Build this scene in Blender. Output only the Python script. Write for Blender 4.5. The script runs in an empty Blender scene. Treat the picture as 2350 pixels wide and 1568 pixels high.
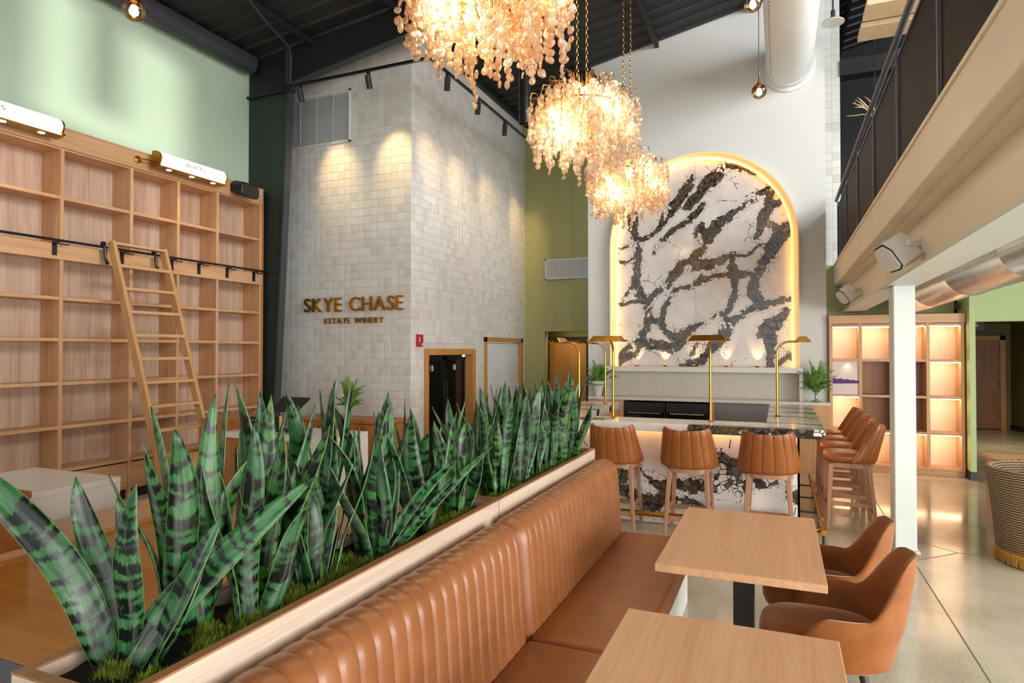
import bpy, bmesh, math, random
from mathutils import Vector, Matrix
random.seed(11)
PI = math.pi
scene = bpy.context.scene
COL = scene.collection

# ------------------------------------------------------------------ camera
CAM_Z = 1.80
cam_d = bpy.data.cameras.new('camera')
cam = bpy.data.objects.new('camera', cam_d)
COL.objects.link(cam)
cam_d.sensor_width = 36.0
cam_d.lens = 36.0 * 1462.0 / 2350.0
cam_d.clip_start = 0.02
cam_d.clip_end = 200
cam.location = (0, 0, CAM_Z)
cam.rotation_euler = (math.radians(90 + 0.82), 0, math.radians(22.8))
scene.camera = cam

# ------------------------------------------------------------------ world, daylight, exposure
world = bpy.data.worlds.new('world')
scene.world = world
world.use_nodes = True
bg = world.node_tree.nodes['Background']
bg.inputs[0].default_value = (0.80, 0.90, 1.0, 1)
bg.inputs[1].default_value = 1.2

scene.view_settings.view_transform = 'Standard'
scene.view_settings.look = 'None'
scene.view_settings.gamma = 1.0
scene.view_settings.use_curve_mapping = False
scene.view_settings.exposure = 0.32


def area_light(name, loc, target, sx, sy, power, color):
    d = bpy.data.lights.new(name, 'AREA')
    d.shape = 'RECTANGLE'
    d.size = sx
    d.size_y = sy
    d.energy = power
    d.color = color
    o = bpy.data.objects.new(name, d)
    COL.objects.link(o)
    o.location = loc
    o.rotation_euler = (Vector(target) - Vector(loc)).to_track_quat('-Z', 'Y').to_euler()
    return o


# fill lights standing in for daylight before the blocked back and right windows
DAY = (0.93, 0.97, 1.0)
area_light('daylight_back_window', (-5.0, -2.9, 3.4), (-5.0, 8, 3.3), 4.4, 4.6, 55, DAY)
area_light('daylight_back_window', (-0.6, -2.9, 3.0), (-0.6, 8, 3.0), 3.4, 3.8, 55, DAY)
area_light('daylight_back_window', (3.8, -2.9, 1.6), (3.8, 8, 1.4), 3.2, 2.2, 130, DAY)
area_light('daylight_side_window', (5.9, 2.2, 1.55), (-3, 2.6, 1.2), 7.0, 2.1, 400, DAY)
area_light('daylight_upper_window', (5.9, 5.4, 6.0), (-6, 7.4, 4.2), 9.0, 3.4, 1120, DAY)


def spot(name, loc, target, power, color, angle=40, blend=0.6, radius=0.03):
    d = bpy.data.lights.new(name, 'SPOT')
    d.energy = power
    d.color = color
    d.spot_size = math.radians(angle)
    d.spot_blend = blend
    d.shadow_soft_size = radius
    o = bpy.data.objects.new(name, d)
    COL.objects.link(o)
    o.location = loc
    o.rotation_euler = (Vector(target) - Vector(loc)).to_track_quat('-Z', 'Y').to_euler()
    return o


def point(name, loc, power, color, radius=0.05):
    d = bpy.data.lights.new(name, 'POINT')
    d.energy = power
    d.color = color
    d.shadow_soft_size = radius
    o = bpy.data.objects.new(name, d)
    COL.objects.link(o)
    o.location = loc
    return o


# low sun reaching the left wall through the two high windows of the wall behind the camera
sd_ = bpy.data.lights.new('sun', 'SUN')
sd_.energy = 3.0
sd_.color = (1.0, 0.95, 0.84)
sd_.angle = math.radians(1.9)
sun = bpy.data.objects.new('sun', sd_)
COL.objects.link(sun)
sun.rotation_euler = Vector((-0.64, 0.77, -0.10)).to_track_quat('-Z', 'Y').to_euler()


# ------------------------------------------------------------------ helpers
def hx(s, a=1.0):
    s = s.lstrip('#')
    out = []
    for i in (0, 2, 4):
        c = int(s[i:i + 2], 16) / 255.0
        out.append(c / 12.92 if c <= 0.04045 else ((c + 0.055) / 1.055) ** 2.4)
    return (out[0], out[1], out[2], a)


def tag(o, label=None, cat=None, group=None, kind=None):
    if label:
        o['label'] = label
    if cat:
        o['category'] = cat
    if group:
        o['group'] = group
    if kind:
        o['kind'] = kind
    return o


def thing(name, label, cat, loc=(0, 0, 0), rotz=0.0, group=None):
    o = bpy.data.objects.new(name, None)
    COL.objects.link(o)
    o.empty_display_size = 0.1
    o.location = loc
    o.rotation_euler = (0, 0, rotz)
    return tag(o, label, cat, group)


def link(name, me, mat, parent=None, world_parent=False):
    o = bpy.data.objects.new(name, me)
    COL.objects.link(o)
    if mat and not me.materials:
        me.materials.append(mat)
    if parent:
        o.parent = parent
        if world_parent:
            o.matrix_parent_inverse = wm(parent).inverted()
    return o


def wm(o):
    """world matrix from the object's own channels (no depsgraph needed)"""
    m = o.matrix_basis.copy()
    if o.parent:
        m = wm(o.parent) @ o.matrix_parent_inverse @ m
    return m


class MB:
    """collects geometry and links it as one mesh object"""

    def __init__(self):
        self.v = []
        self.f = []
        self.uv = None

    def add(self, vs, fs):
        b = len(self.v)
        self.v += [tuple(p) for p in vs]
        self.f += [tuple(i + b for i in f) for f in fs]
        return self

    def box(self, x0, x1, y0, y1, z0, z1):
        vs = [(x0, y0, z0), (x1, y0, z0), (x1, y1, z0), (x0, y1, z0),
              (x0, y0, z1), (x1, y0, z1), (x1, y1, z1), (x0, y1, z1)]
        return self.add(vs, [(0, 3, 2, 1), (4, 5, 6, 7), (0, 1, 5, 4), (1, 2, 6, 5), (2, 3, 7, 6), (3, 0, 4, 7)])

    def obox(self, c, size, rot):
        hx_, hy, hz = size[0] / 2, size[1] / 2, size[2] / 2
        vs = []
        for z in (-hz, hz):
            for x, y in ((-hx_, -hy), (hx_, -hy), (hx_, hy), (-hx_, hy)):
                vs.append(Vector(c) + rot @ Vector((x, y, z)))
        return self.add(vs, [(0, 3, 2, 1), (4, 5, 6, 7), (0, 1, 5, 4), (1, 2, 6, 5), (2, 3, 7, 6), (3, 0, 4, 7)])

    def bar(self, a, b, w, h, up=(0, 0, 1), w2=None, h2=None):
        """rectangular bar from a to b, w across, h along up, optional taper"""
        a, b = Vector(a), Vector(b)
        d = (b - a).normalized()
        u = Vector(up)
        s = d.cross(u)
        if s.length < 1e-5:
            s = d.cross(Vector((1, 0, 0)))
        s.normalize()
        t = s.cross(d).normalized()
        w2 = w if w2 is None else w2
        h2 = h if h2 is None else h2
        vs = []
        for p, ww, hh in ((a, w, h), (b, w2, h2)):
            for i, j in ((-1, -1), (1, -1), (1, 1), (-1, 1)):
                vs.append(p + s * (i * ww / 2) + t * (j * hh / 2))
        return self.add(vs, [(0, 3, 2, 1), (4, 5, 6, 7), (0, 1, 5, 4), (1, 2, 6, 5), (2, 3, 7, 6), (3, 0, 4, 7)])

    def tube(self, pts, r, seg=10, caps=True, closed=False):
        pts = [Vector(p) for p in pts]
        n = len(pts)
        rs = r if isinstance(r, (list, tuple)) else [r] * n
        vs, fs = [], []
        ref = None
        for i, p in enumerate(pts):
            if closed:
                d = pts[(i + 1) % n] - pts[i - 1]
            else:
                d = pts[min(i + 1, n - 1)] - pts[max(i - 1, 0)]
            d.normalize()
            if ref is None:
                ref = d.orthogonal().normalized()
            ref = (ref - d * ref.dot(d))
            if ref.length < 1e-6:
                ref = d.orthogonal()
            ref.normalize()
            o = d.cross(ref)
            for k in range(seg):
                a = 2 * PI * k / seg
                vs.append(p + (ref * math.cos(a) + o * math.sin(a)) * rs[i])
        m = n if closed else n - 1
        for i in range(m):
            j = (i + 1) % n
            for k in range(seg):
                k2 = (k + 1) % seg
                fs.append((i * seg + k, i * seg + k2, j * seg + k2, j * seg + k))
        if caps and not closed:
            fs.append(tuple(reversed(range(seg))))
            fs.append(tuple(range((n - 1) * seg, n * seg)))
        return self.add(vs, fs)

    def lathe(self, prof, seg=20, c=(0, 0, 0), axis='z'):
        vs, fs = [], []
        for (r, z) in prof:
            for k in range(seg):
                a = 2 * PI * k / seg
                if axis == 'z':
                    vs.append((c[0] + r * math.cos(a), c[1] + r * math.sin(a), c[2] + z))
                elif axis == 'y':
                    vs.append((c[0] + r * math.cos(a), c[1] + z, c[2] - r * math.sin(a)))
                else:
                    vs.append((c[0] + z, c[1] + r * math.cos(a), c[2] + r * math.sin(a)))
        for i in range(len(prof) - 1):
            for k in range(seg):
                k2 = (k + 1) % seg
                fs.append((i * seg + k, i * seg + k2, (i + 1) * seg + k2, (i + 1) * seg + k))
        fs.append(tuple(reversed(range(seg))))
        fs.append(tuple(range((len(prof) - 1) * seg, len(prof) * seg)))
        return self.add(vs, fs)

    def prism(self, poly, axis, a, b):
        """poly of 2D points extruded along axis: 'x' -> (y,z), 'y' -> (x,z), 'z' -> (x,y)"""
        n = len(poly)
        vs = []
        for t in (a, b):
            for p, q in poly:
                vs.append({'x': (t, p, q), 'y': (p, t, q), 'z': (p, q, t)}[axis])
        fs = [tuple(reversed(range(n))), tuple(range(n, 2 * n))]
        for i in range(n):
            j = (i + 1) % n
            fs.append((i, j, n + j, n + i))
        return self.add(vs, fs)

    def grid(self, rows, close_u=False):
        """rows: list of equal-length point lists"""
        n = len(rows[0])
        vs = [p for r in rows for p in r]
        fs = []
        for i in range(len(rows) - 1):
            for k in range(n if close_u else n - 1):
                k2 = (k + 1) % n
                fs.append((i * n + k, i * n + k2, (i + 1) * n + k2, (i + 1) * n + k))
        return self.add(vs, fs)

    def mesh(self, name, bevel=0.0, smooth=False, weld=False, segs=1, angle=None):
        me = bpy.data.meshes.new(name)
        me.from_pydata([tuple(p) for p in self.v], [], self.f)
        bm = bmesh.new()
        bm.from_mesh(me)
        if weld:
            bmesh.ops.remove_doubles(bm, verts=bm.verts, dist=1e-5)
        bmesh.ops.recalc_face_normals(bm, faces=bm.faces)
        if bevel:
            es = [e for e in bm.edges if len(e.link_faces) == 2 and e.calc_face_angle(0) > 0.5]
            bmesh.ops.bevel(bm, geom=es, offset=bevel, segments=segs, affect='EDGES', profile=0.5)
        if smooth:
            lim = math.radians(angle or 40)
            for f in bm.faces:
                f.smooth = True
            for e in bm.edges:
                if len(e.link_faces) == 2 and e.calc_face_angle(0) > lim:
                    e.smooth = False
        bm.to_mesh(me)
        bm.free()
        me.update()
        return me

    def build(self, name, mat, parent=None, bevel=0.0, smooth=False, world=True, weld=False, segs=1, angle=None):
        return link(name, self.mesh(name, bevel, smooth, weld, segs, angle), mat, parent, world and parent is not None)


def struct(name, mb, mat, parent=None, bevel=0.0, smooth=False):
    o = mb.build(name, mat, parent, bevel, smooth)
    if parent is None:
        o['kind'] = 'structure'
    return o


def dup(root, loc, rotz, label, group=None):
    r = root.copy()
    COL.objects.link(r)
    r.location = loc
    r.rotation_euler = (0, 0, rotz)
    r['label'] = label
    if group:
        r['group'] = group
    for ch in [c for c in bpy.data.objects if c.parent == root]:
        c = ch.copy()
        COL.objects.link(c)
        c.parent = r
        for g in [x for x in bpy.data.objects if x.parent == ch]:
            d = g.copy()
            COL.objects.link(d)
            d.parent = c
    return r


def arc(cx, cy, r, a0, a1, n):
    return [(cx + r * math.cos(a0 + (a1 - a0) * i / n), cy + r * math.sin(a0 + (a1 - a0) * i / n)) for i in range(n + 1)]


def glyph(ch, size, depth):
    cu = bpy.data.curves.new('letter', 'FONT')
    cu.body = ch
    cu.size = size
    cu.extrude = depth
    cu.resolution_u = 4
    t = bpy.data.objects.new('letter', cu)
    COL.objects.link(t)
    bpy.context.view_layer.update()
    dg = bpy.context.evaluated_depsgraph_get()
    me = bpy.data.meshes.new_from_object(t.evaluated_get(dg))
    bpy.data.objects.remove(t)
    bpy.data.curves.remove(cu)
    return me


GL = {}


def lettering(text, size, depth, width, mat, parent, place, name='letter'):
    """each letter its own mesh; place(x, y) gives the matrix for a letter at x along the line; fitted to width"""
    adv, x = [], 0.0
    for ch in text:
        if ch == ' ':
            adv.append((None, x, 0))
            x += size * 0.42
            continue
        key = (ch, size, depth)
        if key not in GL:
            GL[key] = glyph(ch, size, depth)
        me = GL[key]
        xs = [v.co.x for v in me.vertices]
        adv.append((me, x - min(xs), max(xs) - min(xs)))
        x += max(xs) - min(xs) + size * 0.13
    total = x - size * 0.13
    k = width / total
    for me, px, w in adv:
        if me is None:
            continue
        m2 = me if me.users == 0 or (me.materials and me.materials[0] == mat) else me.copy()
        if not m2.materials:
            m2.materials.append(mat)
        o = bpy.data.objects.new(name, m2)
        COL.objects.link(o)
        o.parent = parent
        o.matrix_parent_inverse = wm(parent).inverted()
        o.matrix_basis = place(px * k) @ Matrix.Diagonal((k, 1, 1, 1))


# ------------------------------------------------------------------ materials
def mat_new(name):
    m = bpy.data.materials.new(name)
    m.use_nodes = True
    nt = m.node_tree
    return m, nt, nt.nodes['Principled BSDF']


def N(nt, t, **kw):
    n = nt.nodes.new(t)
    for k, v in kw.items():
        setattr(n, k, v)
    return n


def L(nt, a, b):
    nt.links.new(a, b)


def ramp(nt, stops, fac=None, interp='LINEAR'):
    r = N(nt, 'ShaderNodeValToRGB')
    r.color_ramp.interpolation = interp
    el = r.color_ramp.elements
    while len(el) < len(stops):
        el.new(0.5)
    for e, (p, c) in zip(el, stops):
        e.position = p
        e.color = c
    if fac is not None:
        L(nt, fac, r.inputs[0])
    return r


def math_(nt, op, a, b=None, c=None, clamp=False):
    n = N(nt, 'ShaderNodeMath', operation=op)
    n.use_clamp = clamp
    for i, x in enumerate((a, b, c)):
        if x is None:
            continue
        if isinstance(x, (int, float)):
            n.inputs[i].default_value = x
        else:
            L(nt, x, n.inputs[i])
    return n.outputs[0]


def mix(nt, fac, a, b):
    n = N(nt, 'ShaderNodeMix', data_type='RGBA')
    for s, x in ((n.inputs[0], fac), (n.inputs[6], a), (n.inputs[7], b)):
        if isinstance(x, (int, float)):
            s.default_value = x
        elif isinstance(x, tuple):
            s.default_value = x
        else:
            L(nt, x, s)
    return n.outputs[2]


def noise(nt, vec, scale, detail=3, rough=0.5, dist=0.0):
    n = N(nt, 'ShaderNodeTexNoise')
    n.inputs['Scale'].default_value = scale
    n.inputs['Detail'].default_value = detail
    n.inputs['Roughness'].default_value = rough
    n.inputs['Distortion'].default_value = dist
    if vec is not None:
        L(nt, vec, n.inputs['Vector'])
    return n


def bump(nt, bsdf, height, strength=0.2, dist=0.01):
    b = N(nt, 'ShaderNodeBump')
    b.inputs['Strength'].default_value = strength
    b.inputs['Distance'].default_value = dist
    L(nt, height, b.inputs['Height'])
    L(nt, b.outputs[0], bsdf.inputs['Normal'])


def objco(nt, scale=(1, 1, 1), rot=(0, 0, 0), out='Object'):
    tc = N(nt, 'ShaderNodeTexCoord')
    mp = N(nt, 'ShaderNodeMapping')
    mp.inputs['Scale'].default_value = scale
    mp.inputs['Rotation'].default_value = rot
    L(nt, tc.outputs[out], mp.inputs['Vector'])
    return mp.outputs[0]


def plain(name, col, rough=0.5, metal=0.0, var=0.06, nscale=3.0, bmp=0.0, bscale=200.0, spec=0.5, coat=0.0):
    """paint, metal or plastic: colour with a little uneven tone"""
    m, nt, b = mat_new(name)
    c = hx(col) if isinstance(col, str) else col
    co = objco(nt)
    n = noise(nt, co, nscale, 3)
    d = tuple(max(0, x * (1 - var)) for x in c[:3]) + (1,)
    e = tuple(min(1, x * (1 + var)) for x in c[:3]) + (1,)
    r = ramp(nt, [(0.3, d), (0.7, e)], n.outputs[0])
    L(nt, r.outputs[0], b.inputs['Base Color'])
    b.inputs['Roughness'].default_value = rough
    b.inputs['Metallic'].default_value = metal
    b.inputs['Specular IOR Level'].default_value = spec
    if coat:
        b.inputs['Coat Weight'].default_value = coat
        b.inputs['Coat Roughness'].default_value = 0.1
    if bmp:
        n2 = noise(nt, co, bscale, 2)
        bump(nt, b, n2.outputs[0], bmp, 0.002)
    return m


def wood(name, c1, c2, axis='z', rough=0.42, fine=1.0, contrast=1.0):
    """straight-grained oak, grain along the given axis"""
    m, nt, b = mat_new(name)
    st = {'x': (0.7, 14, 14), 'y': (14, 0.7, 14), 'z': (14, 14, 0.7)}[axis]
    co = objco(nt, tuple(s * fine for s in st))
    n1 = noise(nt, co, 1.0, 4, 0.6, 0.6)
    st2 = {'x': (2.5, 160, 160), 'y': (160, 2.5, 160), 'z': (160, 160, 2.5)}[axis]
    n2 = noise(nt, objco(nt, st2), 1.0, 2, 0.5)
    st3 = {'x': (0.15, 4.5, 4.5), 'y': (4.5, 0.15, 4.5), 'z': (4.5, 4.5, 0.15)}[axis]
    n3 = noise(nt, objco(nt, st3), 1.0, 1, 0.5)
    f = math_(nt, 'ADD', math_(nt, 'MULTIPLY', n1.outputs[0], 0.5), math_(nt, 'MULTIPLY', n2.outputs[0], 0.3))
    f = math_(nt, 'ADD', f, math_(nt, 'MULTIPLY', n3.outputs[0], 0.25))
    w = 0.16 / contrast
    r = ramp(nt, [(0.52 - w, hx(c2)), (0.52 + w, hx(c1))], f)
    L(nt, r.outputs[0], b.inputs['Base Color'])
    b.inputs['Roughness'].default_value = rough
    bump(nt, b, n2.outputs[0], 0.06, 0.001)
    return m


def emit(name, col, strength, base='#ffffff'):
    m, nt, b = mat_new(name)
    b.inputs['Base Color'].default_value = hx(base)
    b.inputs['Emission Color'].default_value = hx(col)
    b.inputs['Emission Strength'].default_value = strength
    return m


M = {}
M['sage'] = plain('sage_green_paint', '#bcd2bb', 0.6, var=0.03, nscale=0.8)
M['olive'] = plain('olive_green_paint', '#adac76', 0.6, var=0.03, nscale=0.8)
M['leafgreen'] = plain('fresh_green_paint', '#bcd398', 0.6, var=0.03, nscale=0.8)
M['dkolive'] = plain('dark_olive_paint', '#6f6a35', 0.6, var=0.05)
M['white'] = plain('white_wall_paint', '#dfdfdb', 0.55, var=0.02, nscale=0.7)
M['cream'] = plain('cream_steel_paint', '#f4e8d0', 0.5, var=0.025, nscale=1.2)
M['palewhite'] = plain('pale_grey_white_paint', '#d6dcd8', 0.45, var=0.02)
M['black'] = plain('black_paint', '#1d1d1f', 0.55, var=0.15)
M['blackmetal'] = plain('black_powder_coat', '#131315', 0.38, var=0.1)
M['deck'] = plain('black_roof_deck', '#27272a', 0.6, var=0.15, nscale=1.5)
M['colgreen'] = plain('black_green_steel', '#24312c', 0.5, var=0.1)
M['colgrey'] = plain('charcoal_steel', '#3b3e46', 0.45, var=0.1)
M['brass'] = plain('brushed_brass', '#c99a45', 0.28, 1.0, var=0.08, nscale=8)
M['dkbrass'] = plain('aged_brass', '#a17528', 0.34, 1.0, var=0.12, nscale=10)
M['steel'] = plain('galvanised_steel', '#eef1f3', 0.27, 0.85, var=0.06, nscale=5)
M['stainless'] = plain('stainless_steel', '#a9a9a8', 0.3, 1.0, var=0.06)
M['fabricduct'] = plain('white_duct_fabric', '#e6e8e8', 0.75, var=0.03)
M['whiteplastic'] = plain('white_plastic', '#e3ddd9', 0.4, var=0.02)
M['quartz'] = plain('white_quartz', '#e2ddd4', 0.2, var=0.03, nscale=6)
M['backsplash'] = plain('beige_stone_splashback', '#cfc9bc', 0.35, var=0.04, nscale=9)
M['soil'] = plain('dark_soil', '#1c150d', 0.95, var=0.4, nscale=40, bmp=0.8, bscale=60)
M['red'] = plain('fire_alarm_red', '#b5122f', 0.35, var=0.05)
M['darkglass'] = plain('dark_glass', '#0e0f0e', 0.06, var=0.2)
M['grille'] = plain('white_grille_metal', '#d9dadb', 0.4, var=0.02)
M['shadowgap'] = plain('dark_gap', '#2c2b2a', 0.8, var=0.1)
M['greyback'] = plain('grey_grille_backing', '#77787a', 0.8, var=0.05)
M['silver'] = plain('silver_vase_glaze', '#c9c6c1', 0.2, 0.75, var=0.06)
M['whiteglaze'] = plain('white_vase_glaze', '#e8e6e2', 0.25, var=0.03)
M['screen'] = plain('black_screen', '#0a0a0b', 0.55, var=0.1)
M['joint'] = plain('floor_joint', '#6a6252', 0.8, var=0.2)
M['panelcream'] = plain('cream_acoustic_felt', '#d9bd97', 0.9, var=0.05, nscale=10)
M['graphite'] = plain('dark_grey_table_edge', '#5d5a61', 0.5, var=0.06)  # cool shade on the table's front edge put into its grey
M['gold_wire'] = plain('gold_wire', '#d0a055', 0.25, 1.0, var=0.05)
M['fringe'] = plain('gold_fringe', '#b8862b', 0.7, var=0.25, nscale=60)
M['print_purple'] = plain('purple_print', '#5c2a86', 0.6, var=0.3, nscale=30)
M['print_pale'] = plain('pale_print', '#e9d9d3', 0.6, var=0.05, nscale=6)
M['cubby_cream'] = plain('cream_cubby_lining', '#f2e2c8', 0.6, var=0.02, nscale=6)  # LED glow put into the back colour of the lit cubbies
M['lettergold'] = plain('polished_gold_letters', '#cc9d3c', 0.3, 1.0, var=0.06)
M['letterbrown'] = plain('brown_print', '#7d5a36', 0.6, var=0.05)
M['signwhite'] = plain('white_print', '#e8e8e2', 0.6, var=0.02)

M['oak_z'] = wood('pale_oak_upright', '#ddb388', '#c18c5d', 'z')
M['oak_y'] = wood('pale_oak_along', '#ddb388', '#c18c5d', 'y')
M['oak_x'] = wood('pale_oak_across', '#ddb388', '#c18c5d', 'x')
M['back_oak'] = wood('whitewashed_oak_back', '#dabfaa', '#b08a70', 'z', contrast=1.1)  # backs painted paler, as the side window light falls on them
M['plant_oak'] = wood('planter_limed_oak', '#dccab9', '#b89c85', 'y', rough=0.5)
M['plant_rim'] = wood('planter_rim_oak', '#ad7b52', '#8b5d38', 'y', rough=0.45)
M['table_oak'] = wood('table_top_oak', '#dbad85', '#c08c63', 'y', rough=0.38, fine=1.3)
M['ladder_oak'] = wood('ladder_beech', '#d9ad78', '#bf8a52', 'z')
M['rung_oak'] = wood('ladder_rung_beech', '#dcb684', '#c59663', 'y')
M['stool_oak'] = wood('stool_oak', '#b98a69', '#8f6145', 'z', fine=1.4)
M['amber_wood'] = wood('amber_lacquered_wood', '#c98736', '#a8661d', 'x', rough=0.18, fine=0.4)
M['crate_wood'] = wood('dark_orange_wood', '#b06c37', '#7f4520', 'x', rough=0.5, fine=1.4, contrast=1.4)
M['cab_wood'] = wood('orange_oak_cabinet', '#c5813f', '#a5642c', 'z')
M['door_wood'] = wood('brown_oak_door', '#a56a2c', '#7f4c1c', 'z')
M['frame_wood'] = wood('honey_oak_frame', '#cf9653', '#b2783a', 'z')
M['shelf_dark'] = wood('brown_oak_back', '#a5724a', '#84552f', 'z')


def leather_mat(name, c1, c2, rough):
    m, nt, b = mat_new(name)
    co = objco(nt)
    n = noise(nt, co, 5.0, 4, 0.6)
    L(nt, ramp(nt, [(0.3, hx(c2)), (0.7, hx(c1))], n.outputs[0]).outputs[0], b.inputs['Base Color'])
    v = N(nt, 'ShaderNodeTexVoronoi')
    v.inputs['Scale'].default_value = 420
    L(nt, co, v.inputs['Vector'])
    b.inputs['Roughness'].default_value = rough
    bump(nt, b, v.outputs[0], 0.10, 0.001)
    return m


M['leather'] = leather_mat('tan_leather', '#9b633c', '#8b542d', 0.31)
M['leather_seat'] = leather_mat('tan_leather_seat', '#945526', '#85491e', 0.42)
M['stool_leather'] = leather_mat('stool_leather', '#9a5a2a', '#864a1d', 0.34)

# velvet
m, nt, b = mat_new('rust_velvet')
n = noise(nt, objco(nt), 6.0, 4, 0.6)
L(nt, ramp(nt, [(0.3, hx('#7c430f')), (0.7, hx('#9a581e'))], n.outputs[0]).outputs[0], b.inputs['Base Color'])
b.inputs['Roughness'].default_value = 0.75
b.inputs['Sheen Weight'].default_value = 0.8
b.inputs['Sheen Roughness'].default_value = 0.35
b.inputs['Sheen Tint'].default_value = hx('#ffd0b0')
M['velvet'] = m

# polished concrete
m, nt, b = mat_new('polished_concrete')
co = objco(nt)
n1 = noise(nt, co, 0.9, 5, 0.6)
n2 = noise(nt, co, 60, 4, 0.7)
f = math_(nt, 'ADD', math_(nt, 'MULTIPLY', n1.outputs[0], 0.6), math_(nt, 'MULTIPLY', n2.outputs[0], 0.4))
L(nt, ramp(nt, [(0.32, hx('#9a917f')), (0.5, hx('#bab3a3')), (0.7, hx('#d3cec3'))], f).outputs[0], b.inputs['Base Color'])
L(nt, ramp(nt, [(0.35, (0.10,) * 3 + (1,)), (0.7, (0.2,) * 3 + (1,))], n1.outputs[0]).outputs[0], b.inputs['Roughness'])
M['floor'] = m

# glazed wall tile: every tile takes its own tone
m, nt, b = mat_new('white_glazed_tile')
oi = N(nt, 'ShaderNodeObjectInfo')
at = N(nt, 'ShaderNodeAttribute', attribute_name='tone')
fr = math_(nt, 'FRACT', math_(nt, 'ADD', oi.outputs['Random'], at.outputs['Fac']))
c = ramp(nt, [(0.0, hx('#d3cec6')), (0.3, hx('#dad7d1')), (0.7, hx('#dddbd6')), (1.0, hx('#e2e0dc'))], fr)
L(nt, c.outputs[0], b.inputs['Base Color'])
b.inputs['Roughness'].default_value = 0.16
co = objco(nt)
n = noise(nt, co, 14, 2, 0.5)
bump(nt, b, n.outputs[0], 0.5, 0.006)
M['tile'] = m
M['grout'] = plain('tile_grout', '#cdc8bf', 0.8, var=0.05)

# marble with dark brecciated veins: attribute "vein" holds the distance to the vein network
def marble_mat(name, rough=0.12):
    m, nt, b = mat_new(name)
    co = objco(nt)
    at = N(nt, 'ShaderNodeAttribute', attribute_name='vein')
    wob = noise(nt, co, 5.0, 3, 0.6)
    wv = N(nt, 'ShaderNodeVectorMath', operation='SCALE')
    L(nt, wob.outputs['Color'], wv.inputs[0])
    wv.inputs['Scale'].default_value = 0.06
    co2 = N(nt, 'ShaderNodeVectorMath', operation='ADD')
    L(nt, co, co2.inputs[0])
    L(nt, wv.outputs[0], co2.inputs[1])
    c2 = co2.outputs[0]

    def vor(scale, feature='F1', rnd=1.0):
        v = N(nt, 'ShaderNodeTexVoronoi', feature=feature)
        v.inputs['Scale'].default_value = scale
        v.inputs['Randomness'].default_value = rnd
        L(nt, c2, v.inputs['Vector'])
        return v
    small = vor(17)
    sep = N(nt, 'ShaderNodeSeparateColor')
    L(nt, small.outputs['Color'], sep.inputs[0])
    nz = noise(nt, c2, 12, 4, 0.6)
    s = math_(nt, 'ADD', at.outputs['Fac'], math_(nt, 'MULTIPLY', math_(nt, 'SUBTRACT', sep.outputs[0], 0.5), 0.04))
    s = math_(nt, 'ADD', s, math_(nt, 'MULTIPLY', math_(nt, 'SUBTRACT', nz.outputs[0], 0.5), 0.07))
    invein = math_(nt, 'LESS_THAN', s, 0.0)
    # colours of the dark fragments
    frag = ramp(nt, [(0.0, hx('#37322e')), (0.2, hx('#5d5241')), (0.42, hx('#585656')), (0.62, hx('#675328')),
                     (0.82, hx('#6e6962')), (1.0, hx('#46413b'))], sep.outputs[1], 'CONSTANT')
    nf = noise(nt, c2, 40, 3, 0.6)
    fragc = mix(nt, math_(nt, 'MULTIPLY', nf.outputs[0], 0.35), frag.outputs[0], hx('#332f2c'))
    edge = vor(17, 'DISTANCE_TO_EDGE')
    ek = math_(nt, 'LESS_THAN', edge.outputs['Distance'], math_(nt, 'MULTIPLY', nz.outputs[0], 0.12))
    fragc = mix(nt, ek, fragc, hx('#2b2725'))
    # white fragments caught in the vein
    clump = noise(nt, co, 3.2, 2, 0.5)
    wf = math_(nt, 'MULTIPLY', math_(nt, 'GREATER_THAN', clump.outputs[0], 0.60),
               math_(nt, 'GREATER_THAN', sep.outputs[2], 0.30))
    wf = math_(nt, 'MULTIPLY', wf, math_(nt, 'SUBTRACT', 1.0, ek))
    fragc = mix(nt, wf, fragc, hx('#ded8d3'))
    # white ground with thin cracks
    big = vor(2.6, 'DISTANCE_TO_EDGE')
    cr = math_(nt, 'LESS_THAN', big.outputs['Distance'], 0.012)
    gate = noise(nt, co, 2.3, 2, 0.5)
    gate2 = noise(nt, co, 26, 2, 0.6)
    cr = math_(nt, 'MULTIPLY', cr, math_(nt, 'GREATER_THAN', gate.outputs[0], 0.54))
    cr = math_(nt, 'MULTIPLY', cr, math_(nt, 'GREATER_THAN', gate2.outputs[0], 0.47))
    wn = noise(nt, co, 4, 4, 0.6)
    wht = ramp(nt, [(0.3, hx('#d5cdc8')), (0.7, hx('#e6e1dc'))], wn.outputs[0])
    wc = mix(nt, cr, wht.outputs[0], hx('#3d3733'))
    # crazed white beside the veins
    near = math_(nt, 'LESS_THAN', s, math_(nt, 'MULTIPLY', clump.outputs[0], 0.09))
    e2 = vor(20, 'DISTANCE_TO_EDGE')
    cz = math_(nt, 'MULTIPLY', near, math_(nt, 'LESS_THAN', e2.outputs['Distance'], math_(nt, 'MULTIPLY', gate2.outputs[0], 0.05)))
    wc = mix(nt, cz, wc, hx('#4a4440'))
    L(nt, mix(nt, invein, wc, fragc), b.inputs['Base Color'])
    b.inputs['Roughness'].default_value = rough
    return m


M['marble'] = marble_mat('white_marble_dark_breccia')

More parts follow.
